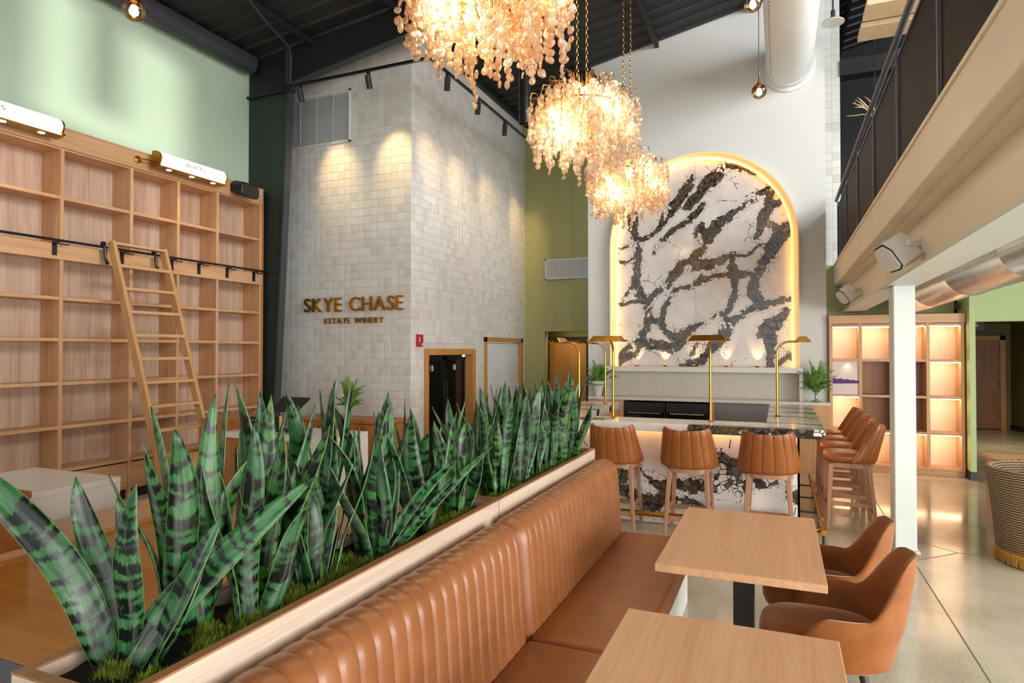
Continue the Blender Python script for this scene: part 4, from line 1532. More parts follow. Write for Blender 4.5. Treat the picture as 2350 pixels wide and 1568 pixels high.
def top_slab(x0, x1, y0, y1, nu, nv, name):
    """closed marble slab with the vein field on every face"""
    mb = MB()
    xs_, ys_ = np.linspace(x0, x1, nu), np.linspace(y0, y1, nv)
    mb.grid([[(x, y, BT1) for x in xs_] for y in ys_])
    mb.grid([[(x, y, BT0) for x in xs_] for y in ys_])
    per = [(x, y0) for x in xs_] + [(x1, y) for y in ys_[1:]] + [(x, y1) for x in xs_[::-1][1:]] + [(x0, y) for y in ys_[::-1][1:]]
    mb.grid([[(x, y, z) for x, y in per] for z in (BT0, (BT0 + BT1) / 2, BT1)])
    me = mb.mesh(name, weld=True)
    co = np.array([v.co[:] for v in me.vertices])
    f = vein_field(co[:, 0], co[:, 1], TSEG)
    a = me.attributes.new('vein', 'FLOAT', 'POINT')
    a.data.foreach_set('value', f.astype(np.float32))
    return link(name, me, M['marble'], bar, True)


top_slab(-2.62, 0.38, 6.48, 6.96, 110, 22, 'counter_top')
top_slab(-0.13, 0.38, 6.9605, 9.42, 22, 90, 'counter_top')
top_slab(-2.62, -2.08, 6.9605, 8.95, 22, 70, 'counter_top')
MB().box(-2.40, 0.16, 6.66, 6.68, BT0 - 0.02, BT0 - 0.004).build('led_strip', M['ledbar'], bar)
MB().box(0.21, 0.23, 6.72, 9.3, BT0 - 0.02, BT0 - 0.004).build('led_strip', M['ledbar'], bar)

rail = thing('foot_rail', 'brass foot rail round the base of the marble bar', 'rail', (0.35, 6.5, 0))
FZ = 0.15
MB().tube([(-2.5, 6.5, FZ), (0.30, 6.5, FZ), (0.345, 6.52, FZ), (0.36, 6.57, FZ)], 0.025, 12).build('front_tube', M['dkbrass'], rail, smooth=True)
MB().tube([(0.36, 6.42, FZ), (0.36, 9.3, FZ)], 0.025, 12).build('side_tube', M['brass'], rail, smooth=True)
for y in (6.45, 6.9, 7.5, 8.1, 8.8):
    MB().lathe([(0.031, -0.02), (0.033, 0), (0.031, 0.02)], 12, (0.36, y, FZ), 'y').build('ring', M['dkbrass'], rail, smooth=True)
for y in (6.5, 7.2, 7.9, 8.6):
    MB().tube([(0.36, y, FZ), (0.36, y, 0.0)], 0.012, 8).tube([(0.36, y, FZ), (0.17, y, FZ)], 0.01, 8).build('bracket', M['blackmetal'], rail, smooth=True)
for x in (-2.0, -1.2, -0.45):
    MB().tube([(x, 6.5, FZ), (x, 6.72, FZ)], 0.012, 8).build('bracket', M['dkbrass'], rail, smooth=True)


# brass gooseneck lamps on the bar
def bar_lamp(loc, rotz, label):
    """neck bends towards local -Y, the trough shade lies along local X"""
    t = thing('bar_lamp', label, 'lamp', loc, rotz, 'brass lamps on the bar')
    MB().lathe([(0.032, 0), (0.034, 0.006), (0.016, 0.014)], 14).build('base', M['brass'], t, smooth=True, world=False)
    pts = [(0, 0, 0.01), (0, 0, 0.70)] + [(0, -0.13 + 0.13 * math.cos(a), 0.70 + 0.13 * math.sin(a)) for a in [PI / 2 * k / 6 for k in range(1, 7)]] + [(0, -0.22, 0.83)]
    MB().tube(pts, 0.0125, 10).build('stem', M['brass'], t, smooth=True, world=False)
    # trough: trapezoid section, closed ends, sloping sides
    top_, bot = 0.145, 0.185
    yc = -0.26
    V = [(-top_, yc - 0.035, 0.885), (top_, yc - 0.035, 0.885), (top_, yc + 0.035, 0.885), (-top_, yc + 0.035, 0.885),
         (-bot, yc - 0.085, 0.825), (bot, yc - 0.085, 0.825), (bot, yc + 0.085, 0.825), (-bot, yc + 0.085, 0.825),
         (-bot + 0.006, yc - 0.079, 0.825), (bot - 0.006, yc - 0.079, 0.825), (bot - 0.006, yc + 0.079, 0.825), (-bot + 0.006, yc + 0.079, 0.825),
         (-top_, yc - 0.03, 0.877), (top_, yc - 0.03, 0.877), (top_, yc + 0.03, 0.877), (-top_, yc + 0.03, 0.877)]
    Fc = [(0, 1, 2, 3)]
    for a, b_ in ((0, 4), (4, 8), (8, 12)):
        for i in range(4):
            j = (i + 1) % 4
            Fc.append((a + i, a + j, b_ + j, b_ + i))
    Fc.append((12, 13, 14, 15))
    sh = MB().add(V, Fc).build('shade', M['brass'], t, world=False, bevel=0.004)
    MB().lathe([(0.008, -0.02), (0.008, 0.02)], 8, (bot + 0.01, yc, 0.835), 'x').build('finial', M['dkbrass'], t, world=False)
    MB().box(-bot + 0.03, bot - 0.03, yc - 0.045, yc + 0.045, 0.832, 0.838).build('lens', M['lampglow'], t, world=False)
    return t


bar_lamp((-1.675, 6.83, BT1), 0, 'brass bar lamp facing out over the left-hand front stool')
bar_lamp((-0.66, 6.83, BT1), 0, 'brass bar lamp facing out at the middle of the bar front')
bar_lamp((-0.03, 7.70, BT1), PI / 2, 'brass bar lamp on the right bar wing, bent to the right')
bar_lamp((-2.22, 7.36, BT1), -PI / 2, 'brass bar lamp on the left bar wing, nearer the snake plants')
bar_lamp((-2.22, 8.60, BT1), -PI / 2, 'brass bar lamp on the left bar wing, nearer the white vase')


# ================================================================== BAR STOOLS
def make_stool(label, group):
    """front of the stool is local +Y"""
    t = thing('bar_stool', label, 'bar stool', (0, 0, 0), 0, group)
    # seat cushion: rounded slab
    rows = []
    for (k, z) in ((0.80, 0.68), (0.97, 0.69), (1.0, 0.72), (0.98, 0.75), (0.90, 0.768), (0.5, 0.776), (0.02, 0.778)):
        r = []
        for i in range(28):
            a = 2 * PI * i / 28
            ca, sa = math.cos(a), math.sin(a)
            q = 2 / 3.6
            r.append((0.225 * k * math.copysign(abs(ca) ** q, ca), 0.235 * k * math.copysign(abs(sa) ** q, sa), z))
        rows.append(r)
    mb = MB().grid(rows, close_u=True)
    mb.f.append(tuple(range(27, -1, -1)))
    mb.build('seat', M['stool_leather'], t, smooth=True, world=False, angle=70)
    # channelled wrap-around backrest
    ns, ntt, nch = 84, 12, 7
    outer, inner = [], []
    for j in range(ntt + 1):
        tt = j / ntt
        ro, ri = [], []
        for i in range(ns + 1):
            s = -1 + 2 * i / ns
            hw = 0.266 - 0.064 * tt
            wrap = (0.12 * (1 - tt) + 0.085)
            x = hw * math.sin(s * 1.35) / math.sin(1.35)
            y = -0.225 - 0.095 * tt + wrap * abs(s) ** 2.4
            z0 = 0.672 + 0.02 * s * s
            z1 = 1.045 + 0.030 * s * s
            z = z0 + (z1 - z0) * tt
            ch = abs(math.cos(PI * nch * (s + 1) / 2 + PI / 2)) ** 0.28
            nv_ = Vector((s * 0.9, -1 + 0.55 * abs(s), 0.1)).normalized()
            pf = min(1.0, 8 * min(tt, 1 - tt) + 0.6)
            th = 0.026 * pf
            ro.append(Vector((x, y, z)) + nv_ * (th + 0.009 * (ch - 1)))
            ri.append(Vector((x, y, z)) - nv_ * th)
        outer.append(ro)
        inner.append(ri)
    mb = MB()
    for j in range(ntt):
        pass
    loop = [o_ + list(reversed(i_)) for o_, i_ in zip(outer, inner)]
    mb.grid(loop, close_u=True)
    n_ = len(loop[0])
    for jj in (0, ntt):
        for i in range(ns):
            a, b_ = jj * n_ + i, jj * n_ + i + 1
            c_, d_ = jj * n_ + n_ - 2 - i, jj * n_ + n_ - 1 - i
            mb.f.append((a, b_, c_, d_))
    mb.build('backrest', M['stool_leather'], t, smooth=True, world=False, angle=75)
    # curved apron
    ring = []
    for z in (0.632, 0.678):
        r = []
        for i in range(28):
            a = 2 * PI * i / 28
            ca, sa = math.cos(a), math.sin(a)
            r.append((0.205 * math.copysign(abs(ca) ** 0.6, ca), -0.01 + 0.21 * math.copysign(abs(sa) ** 0.6, sa), z))
        ring.append(r)
    mb = MB().grid(ring, close_u=True)
    mb.f.append(tuple(range(28)))
    mb.f.append(tuple(range(55, 27, -1)))
    mb.build('seat_frame', M['stool_oak'], t, smooth=True, world=False, angle=50)
    feet = {}
    for sx in (-1, 1):
        for sy in (-1, 1):
            top_ = Vector((sx * 0.165, sy * 0.165, 0.66))
            ft = Vector((sx * (0.215 if sy < 0 else 0.205), sy * (0.235 if sy < 0 else 0.20), 0.0))
            feet[(sx, sy)] = (top_, ft)
            MB().bar(ft, top_, 0.030, 0.030, up=(0, 1, 0), w2=0.046, h2=0.046).build('leg', M['stool_oak'], t, world=False, bevel=0.004)

    def at_z(key, z):
        a, b_ = feet[key]
        return b_.lerp(a, z / 0.66)
    for k1, k2, z in (((-1, -1), (-1, 1), 0.27), ((1, -1), (1, 1), 0.27), ((-1, 1), (1, 1), 0.22), ((-1, -1), (1, -1), 0.19)):
        MB().bar(at_z(k1, z), at_z(k2, z), 0.022, 0.04).build('stretcher', M['stool_oak'], t, world=False, bevel=0.003)
    return t


stool = make_stool('tan leather bar stool at the bar front beside the planter end', 'bar stools at the marble bar')
stool.location = (-1.54, 6.46, 0)
dup(stool, (-0.82, 6.46, 0), 0.0, 'tan leather bar stool at the middle of the bar front')
dup(stool, (-0.10, 6.46, 0), -0.02, 'tan leather bar stool at the right end of the bar front')
for y, lb in ((7.35, 'bar stool at the bar side nearest the white post'), (7.96, 'bar stool at the bar side, second from the white post'),
              (8.54, 'bar stool at the bar side, third from the white post'), (9.12, 'bar stool at the bar side, farthest from the white post')):
    dup(stool, (0.635, y, 0), PI / 2, 'tan leather ' + lb)


# ================================================================== DINING TABLES AND CHAIRS
def make_table(label):
    t = thing('dining_table', label, 'table', (0, 0, 0), 0, 'oak tables by the banquette')
    MB().box(-0.38, 0.38, -0.612, 0.612, 0.722, 0.76).build('table_top', M['table_oak'], t, bevel=0.003, world=False)
    MB().box(-0.055, 0.055, -0.035, 0.035, 0.02, 0.70).build('pedestal', M['blackmetal'], t, bevel=0.003, world=False)
    MB().box(-0.25, 0.25, -0.3, 0.3, 0.0, 0.02).build('foot_plate', M['blackmetal'], t, bevel=0.004, world=False)
    MB().box(-0.2, 0.2, -0.3, 0.3, 0.70, 0.722).build('top_bracket', M['blackmetal'], t, world=False)
    return t


tb = make_table('oak table in front of the far banquette with two velvet chairs')
tb.location = (-0.19, 3.765, 0)
dup(tb, (-0.19, 1.958, 0), 0, 'oak table nearest the camera at the bottom of the view')


def make_chair(label):
    """velvet shell armchair, front is local +Y"""
    t = thing('velvet_armchair', label, 'chair', (0, 0, 0), 0, 'velvet armchairs at the oak table')
    na, nz = 48, 12
    A = math.radians(128)

    def smooth01(x):
        x = max(0.0, min(1.0, x))
        return x * x * (3 - 2 * x)

    def prof(a):
        """top height for angle a from the back centre"""
        k = abs(a) / A
        h = 0.60 + 0.255 * (1 - smooth01((k - 0.17) / 0.34))
        return h - 0.20 * smooth01((k - 0.70) / 0.30)
    outer, inner = [], []
    for j in range(nz + 1):
        tt = j / nz
        ro, ri = [], []
        for i in range(na + 1):
            a = -A + 2 * A * i / na
            zt_ = prof(a)
            z = 0.365 + (zt_ - 0.365) * tt
            flare = 0.84 + 0.16 * min(1, (z - 0.335) / 0.20)
            lean = 0.07 * max(0, z - 0.50) / 0.34
            rx, ry = 0.292 * flare, 0.30 * flare
            k = abs(a) / A
            sa = math.copysign(abs(math.sin(a)) ** 0.8, a)
            ca = math.copysign(abs(math.cos(a)) ** 0.8, math.cos(a))
            back_narrow = 1 - 0.30 * max(0, (z - 0.58) / 0.26) * (1 - smooth01(k / 0.5))
            p = Vector((rx * sa * back_narrow, -ry * ca - lean * (1 - smooth01(k / 0.6)) + 0.0, z))
            nrm_ = Vector((sa, -ca, 0)).normalized()
            pf = 0.024 * min(1.0, 4.0 * (1 - tt) + 0.25)
            ro.append(p + nrm_ * pf * 0.6)
            ri.append(p - nrm_ * pf * 1.4)
        outer.append(ro)
        inner.append(ri)
    loop = [o_ + list(reversed(i_)) for o_, i_ in zip(outer, inner)]
    mb = MB().grid(loop, close_u=True)
    n_ = len(loop[0])
    for jj in (0, nz):
        for i in range(na):
            mb.f.append((jj * n_ + i, jj * n_ + i + 1, jj * n_ + n_ - 2 - i, jj * n_ + n_ - 1 - i))
    mb.build('shell', M['velvet'], t, smooth=True, world=False, angle=75)
    rows = []
    for (k, z) in ((0.75, 0.335), (0.93, 0.345), (0.99, 0.38), (1.0, 0.42), (0.97, 0.455), (0.88, 0.472), (0.5, 0.482), (0.02, 0.484)):
        r = []
        for i in range(32):
            a = 2 * PI * i / 32
            ca, sa = math.cos(a), math.sin(a)
            r.append((0.255 * k * math.copysign(abs(ca) ** 0.62, ca), 0.035 + 0.275 * k * math.copysign(abs(sa) ** 0.62, sa), z))
        rows.append(r)
    mb = MB().grid(rows, close_u=True)
    mb.f.append(tuple(range(31, -1, -1)))
    mb.build('seat', M['velvet'], t, smooth=True, world=False, angle=70)
    for sx in (-1, 1):
        for sy in (-1, 1):
            MB().tube([(sx * 0.235, 0.02 + sy * 0.235, 0.0), (sx * 0.155, 0.02 + sy * 0.15, 0.345)], [0.012, 0.020], 12).build('leg', M['blackmetal'], t, smooth=True, world=False)
    return t


ch = make_chair('rust velvet armchair at the oak table, the nearer of two')
ch.location = (0.205, 3.47, 0)
ch.rotation_euler = (0, 0, PI / 2)
dup(ch, (0.205, 4.10, 0), PI / 2, 'rust velvet armchair at the oak table, the farther of two')


# ================================================================== BANQUETTE
def banquette(y0, y1, label):
    t = thing('banquette', label, 'bench', (-1.0, (y0 + y1) / 2, 0), 0, 'leather banquette sections')
    prof = [(-1.296, 0.40), (-1.296, 0.88), (-1.293, 0.94), (-1.275, 0.975), (-1.24, 0.990), (-1.20, 0.990), (-1.16, 0.978), (-1.13, 0.950),
            (-1.115, 0.91), (-1.108, 0.85), (-1.10, 0.75), (-1.092, 0.62), (-1.082, 0.48), (-1.078, 0.42), (-1.10, 0.40)]
    n = len(prof)
    ctr = Vector((-1.20, 0.75))
    nch = max(1, round((y1 - y0) / 0.083))
    per = 8
    rows = []
    m_ = nch * per
    for i in range(m_ + 1):
        y = y0 + (y1 - y0) * i / m_
        f = (i % per) / per
        bul = math.sin(PI * f) ** 0.35 if 0 < f < 1 else 0.0
        end = min(i, m_ - i) * (y1 - y0) / m_
        shr = 0.038 * max(0, 1 - end / 0.06) ** 2
        row = []
        for k, (x, z) in enumerate(prof):
            p, q = prof[max(k - 1, 0)], prof[min(k + 1, n - 1)]
            tx, tz = q[0] - p[0], q[1] - p[1]
            l_ = math.hypot(tx, tz)
            nx_, nz_ = -tz / l_, tx / l_
            w = 0.0 if (k < 3 or k > n - 3) else 1.0
            dsp = w * (0.008 * (bul - 1)) - (shr if k > 2 else 0)
            row.append((x + nx_ * dsp, y, z + nz_ * dsp))
        rows.append(row)
    mb = MB().grid(rows)
    mb.f.append(tuple(range(n)))
    mb.f.append(tuple(range(m_ * n + n - 1, m_ * n - 1, -1)))
    mb.build('channelled_back', M['leather'], t, smooth=True, angle=50)
    MB().box(-1.09, -0.57, y0 + 0.004, y1 - 0.004, 0.33, 0.46).build('seat_cushion', M['leather_seat'], t, bevel=0.022, segs=3, smooth=True, angle=50)
    MB().box(-1.296, -0.62, y0, y1, 0.0, 0.33).build('base', M['white'], t)
    MB().tube([(-0.578, y0 + 0.02, 0.44), (-0.578, y1 - 0.02, 0.44)], 0.004, 6).build('seat_piping', M['leather_seat'], t, smooth=True)
    return t


banquette(0.2, 2.785, 'channelled tan leather banquette section nearest the camera')
banquette(2.80, 4.72, 'channelled tan leather banquette section nearest the bar stools')

# ================================================================== PLANTERS
PX0, PX1, PZT = -1.645, -1.30, 1.05


def planter(y0, y1, label):
    t = thing('planter', label, 'planter', ((PX0 + PX1) / 2, (y0 + y1) / 2, 0), 0, 'oak planters behind the banquette')
    w = 0.022
    MB().box(PX1 - w, PX1, y0, y1, 0, PZT).build('side_board', M['plant_oak'], t, bevel=0.002)
    MB().box(PX0, PX0 + w, y0, y1, 0, PZT).build('side_board', M['plant_oak'], t, bevel=0.002)
    MB().box(PX0 + w, PX1 - w, y0, y0 + w, 0, PZT).build('end_board', M['plant_oak'], t)
    MB().box(PX0 + w, PX1 - w, y1 - w, y1, 0, PZT).build('end_board', M['plant_oak'], t)
    # thin rim on top
    MB().box(PX1 - 0.03, PX1 + 0.001, y0, y1, PZT, PZT + 0.006).build('rim', M['plant_rim'], t)
    MB().box(PX0 - 0.001, PX0 + 0.03, y0, y1, PZT, PZT + 0.006).build('rim', M['plant_rim'], t)
    MB().box(PX0 + 0.03, PX1 - 0.03, y0, y0 + 0.03, PZT, PZT + 0.006).build('rim', M['plant_rim'], t)
    MB().box(PX0 + 0.03, PX1 - 0.03, y1 - 0.03, y1, PZT, PZT + 0.006).build('rim', M['plant_rim'], t)
    # soil with an uneven top
    rows = []
    for i in range(40):
        yy = y0 + w + (y1 - y0 - 2 * w) * i / 39
        rows.append([(PX0 + w + (PX1 - PX0 - 2 * w) * k / 7, yy, 1.008 + 0.010 * math.sin(yy * 23 + k) + 0.01 * math.sin(yy * 7 + k * 2.1)) for k in range(8)])
    MB().grid(rows).build('soil', M['soil'], t, smooth=True)
    return t


planter(0.92, 2.925, 'long oak planter of snake plants behind the near banquette')
planter(2.935, 4.72, 'long oak planter of snake plants behind the far banquette')


def moss(y0, y1, label, seed):
    rng = random.Random(seed)
    mb = MB()
    clumps = []
    n = int((y1 - y0) * 34)
    for k in range(n):
        clumps.append((rng.uniform(PX0 + 0.05, PX1 - 0.05) if rng.random() < 0.45 else rng.uniform(PX1 - 0.11, PX1 - 0.045), rng.uniform(y0 + 0.05, y1 - 0.05), rng.uniform(0.03, 0.075)))
    clumps = [(min(max(cx, PX0 + 0.035 + r * 0.9), PX1 - 0.035 - r * 0.9), min(max(cy, y0 + r + 0.02), y1 - r - 0.02), r) for cx, cy, r in clumps]
    for cx, cy, r in clumps:
        for q in range(int(260 * r / 0.05)):
            a, rad = rng.uniform(0, 2 * PI), r * math.sqrt(rng.random())
            x, y = cx + rad * math.cos(a), cy + rad * math.sin(a)
            z = 1.005 + 0.03 * (1 - (rad / r) ** 2)
            h = rng.uniform(0.010, 0.026)
            dx, dy = rng.uniform(-.6, .6) * h, rng.uniform(-.6, .6) * h
            wx, wy = rng.uniform(-1, 1) * 0.003, rng.uniform(-1, 1) * 0.003
            mb.add([(x - wx, y - wy, z - 0.01), (x + wx, y + wy, z - 0.01), (x + dx, y + dy, z + h)], [(0, 1, 2)])
        mb.lathe([(r, 0), (r * 0.9, 0.012), (r * 0.5, 0.026), (0.002, 0.032)], 10, (cx, cy, 0.995))
    me = mb.mesh('moss')
    o = link('moss', me, M['moss'])
    tag(o, label, 'moss', None, 'stuff')


moss(0.95, 2.9, 'clumps of green moss on the soil of the near planter', 1)
moss(2.96, 4.7, 'clumps of green moss on the soil of the far planter', 2)


def leaf_obj(parent, p0, p1, p2, w, face, seed, twist=0.0):
    """leaf swept along the quadratic curve p0-p1-p2; face: direction the upper side looks"""
    rng = random.Random(seed)
    p0, p1, p2 = Vector(p0), Vector(p1), Vector(p2)
    n = 16
    V, F, UV = [], [], []
    Ls = 0.0
    prev = None
    fold = rng.uniform(0.10, 0.35)
    wav = rng.uniform(0, 6)
    sgn = 1
    for i in range(n + 1):
        t = i / n
        p = p0 * (1 - t) ** 2 + p1 * 2 * t * (1 - t) + p2 * t * t
        d = ((p1 - p0) * (1 - t) + (p2 - p1) * t).normalized()
        if prev is not None:
            Ls += (p - prev).length
        prev = p
        s = d.cross(Vector(face))
        if s.length < 1e-4:
            s = d.orthogonal()
        s.normalize()
        s = Matrix.Rotation(twist * t, 3, d) @ s
        nv_ = s.cross(d).normalized()
        p = p + s * (0.3 * w * math.sin(5.5 * t + wav)) * min(1, 3 * t) + nv_ * (0.25 * w * math.sin(7 * t + 2 * wav)) * min(1, 3 * t)
        if t < 0.12:
            k = 0.55 + 0.25 * t / 0.12
        elif t < 0.5:
            k = 0.80 + 0.20 * math.sin(PI / 2 * (t - 0.12) / 0.38)
        else:
            q = (t - 0.5) / 0.5
            k = max(0.012, (1 - q ** 2.3) ** 0.9)
        ww = w * k * (1 + 0.05 * math.sin(9 * t + wav))
        for u in (-1, -0.55, 0, 0.55, 1):
            off = fold * ww * (u * u - 0.3) * (1.0 - 0.3 * t) + 0.05 * w * math.sin(11 * t + wav + 2 * u) * abs(u)
            V.append(p + s * (u * ww) + nv_ * off)
            UV.append((u * 0.5 + 0.5, Ls))
    for i in range(n):
        for k in range(4):
            F.append((i * 5 + k, i * 5 + k + 1, (i + 1) * 5 + k + 1, (i + 1) * 5 + k))
    me = bpy.data.meshes.new('leaf')
    me.from_pydata([tuple(v) for v in V], [], F)
    uvl = me.uv_layers.new(name='leaf')
    for poly in me.polygons:
        poly.use_smooth = True
        for li in poly.loop_indices:
            uvl.data[li].uv = UV[me.loops[li].vertex_index]
    o = link('leaf', me, M['snake'], parent, True)
    md = o.modifiers.new('thickness', 'SOLIDIFY')
    md.thickness = 0.003
    return o


ORD = ['first', 'second', 'third', 'fourth', 'fifth', 'sixth', 'seventh', 'eighth', 'ninth', 'tenth', 'eleventh', 'twelfth', 'thirteenth', 'fourteenth']
CAMV = Vector((0, 0, 1.8))


def snake_plant(x, y, label, seed, nleaf, hmin, hmax, extra=()):
    rng = random.Random(seed)
    t = thing('snake_plant', label, 'plant', (x, y, 0.985), 0, 'snake plants in the oak planters')
    for k in range(nleaf):
        a = 2 * PI * k / nleaf + rng.uniform(-0.5, 0.5)
        rad = rng.uniform(0.015, 0.06)
        b0 = Vector((x + rad * math.cos(a) * 0.8, y + rad * math.sin(a), 0.965))
        h = rng.uniform(hmin, hmax)
        lean = rng.uniform(0.02, 0.20)
        tip = b0 + Vector((math.cos(a) * lean * 0.75, math.sin(a) * lean * 1.2, h))
        mid = b0.lerp(tip, 0.5) + Vector((rng.uniform(-0.05, 0.02) * math.cos(a), rng.uniform(-0.05, 0.02) * math.sin(a), 0.02)) + Vector((rng.uniform(-.02, .02), rng.uniform(-.03, .03), 0))
        fa = a + PI + rng.uniform(-0.9, 0.9)
        face = Vector((math.cos(fa), math.sin(fa), 0.15))
        leaf_obj(t, b0, mid, tip, rng.uniform(0.026, 0.042), face, seed * 50 + k, rng.uniform(-0.9, 0.9))
    for (p0, p1, p2, w, face, tw) in extra:
        leaf_obj(t, p0, p1, p2, w, face, seed * 50 + 40 + len(t.name), tw)
    return t


hero_a = [((-1.548, 1.10, 0.97), (-1.62, 1.03, 1.30), (-1.86, 0.93, 1.56), 0.043, (0.6, -0.8, 0.4), 0.2),
          ((-1.56, 1.13, 0.97), (-1.64, 1.12, 1.22), (-1.70, 1.11, 1.47), 0.036, (0.9, -0.5, 0.0), 0.1),
          ((-1.55, 1.16, 0.97), (-1.58, 1.16, 1.2), (-1.63, 1.17, 1.42), 0.018, (0.7, -0.7, 0.0), 0.1)]
hero_b = [((-1.50, 1.10, 0.97), (-1.47, 1.14, 1.20), (-1.24, 1.50, 1.43), 0.042, (0.5, -0.8, 0.5), 0.3),
          ((-1.47, 1.14, 0.97), (-1.44, 1.16, 1.10), (-1.40, 1.24, 1.22), 0.018, (0.5, -0.8, 0.5), 0.1)]
specs = [
    (-1.55, 1.13, 'snake plant at the near planter end with a leaf arching far left', 21, 1, 0.5, 0.52, hero_a),
    (-1.48, 1.12, 'snake plant at the near planter end with a leaf crossing to the right', 22, 1, 0.40, 0.44, hero_b),
    (-1.53, 1.30, 'tall snake plant just behind the arching leaves of the near planter', 23, 9, 0.50, 0.74, ()),
    (-1.43, 1.42, 'snake plant at the banquette edge of the near planter, closest to its near end', 24, 8, 0.34, 0.64, ()),
    (-1.54, 1.55, 'snake plant with upright pointed leaves in the near planter in front of the ladder', 25, 9, 0.48, 0.74, ()),
    (-1.44, 1.72, 'snake plant of the near planter below the dark till screen', 26, 9, 0.40, 0.70, ()),
    (-1.55, 1.86, 'snake plant of the near planter in front of the white till counter', 27, 9, 0.48, 0.74, ()),
    (-1.42, 2.05, 'snake plant of the near planter with low leaves leaning to the right', 28, 8, 0.36, 0.62,
     [((-1.42, 2.03, 0.97), (-1.38, 2.10, 1.16), (-1.26, 2.40, 1.33), 0.024, (0.4, -0.8, 0.6), 0.2),
      ((-1.43, 2.08, 0.97), (-1.36, 2.22, 1.12), (-1.20, 2.62, 1.36), 0.020, (0.4, -0.8, 0.6), 0.3)]),
    (-1.54, 2.18, 'tall snake plant of the near planter in front of the fern by the tower', 29, 9, 0.48, 0.70, ()),
    (-1.44, 2.38, 'snake plant of the near planter below the tower corner', 30, 9, 0.38, 0.64, ()),
    (-1.54, 2.55, 'snake plant of the near planter, last but one before the planter joint', 31, 9, 0.38, 0.62, ()),
    (-1.44, 2.74, 'snake plant of the near planter beside the planter joint', 32, 9, 0.38, 0.64, ()),
]
for s_ in specs:
    snake_plant(*s_[:7], extra=s_[7])
for k in range(13):
    y = 3.05 + k * 0.128
    x = (-1.54, -1.42)[k % 2]
    snake_plant(x, y, 'snake plant in the far planter, %s from the planter joint' % ORD[k], 60 + k, 8, 0.40 + 0.004 * k, 0.62 + 0.006 * k)


# ================================================================== CHANDELIERS
def disc_mesh(seed):
    rr_ = random.Random(seed)
    r = 0.029
    mb = MB()
    n = 11
    prof = [(0.0005, -0.006), (r * 0.8, -0.007), (r, 0.0), (r * 0.8, 0.007), (0.0005, 0.006)]
    rows = []
    for (q, z) in prof:
        rows.append([(q * math.cos(2 * PI * k / n) * rr_.uniform(0.95, 1.04), z * rr_.uniform(0.7, 1.3), q * math.sin(2 * PI * k / n) * rr_.uniform(0.95, 1.04)) for k in range(n)])
    mb.grid(rows, close_u=True)
    me = mb.mesh('glass_disc', smooth=True, angle=60)
    me.materials.append(M['disc'])
    return me


DISCS = [disc_mesh(i) for i in range(5)]
DGEO = [([v.co.copy() for v in me.vertices], [tuple(p.vertices) for p in me.polygons]) for me in DISCS]


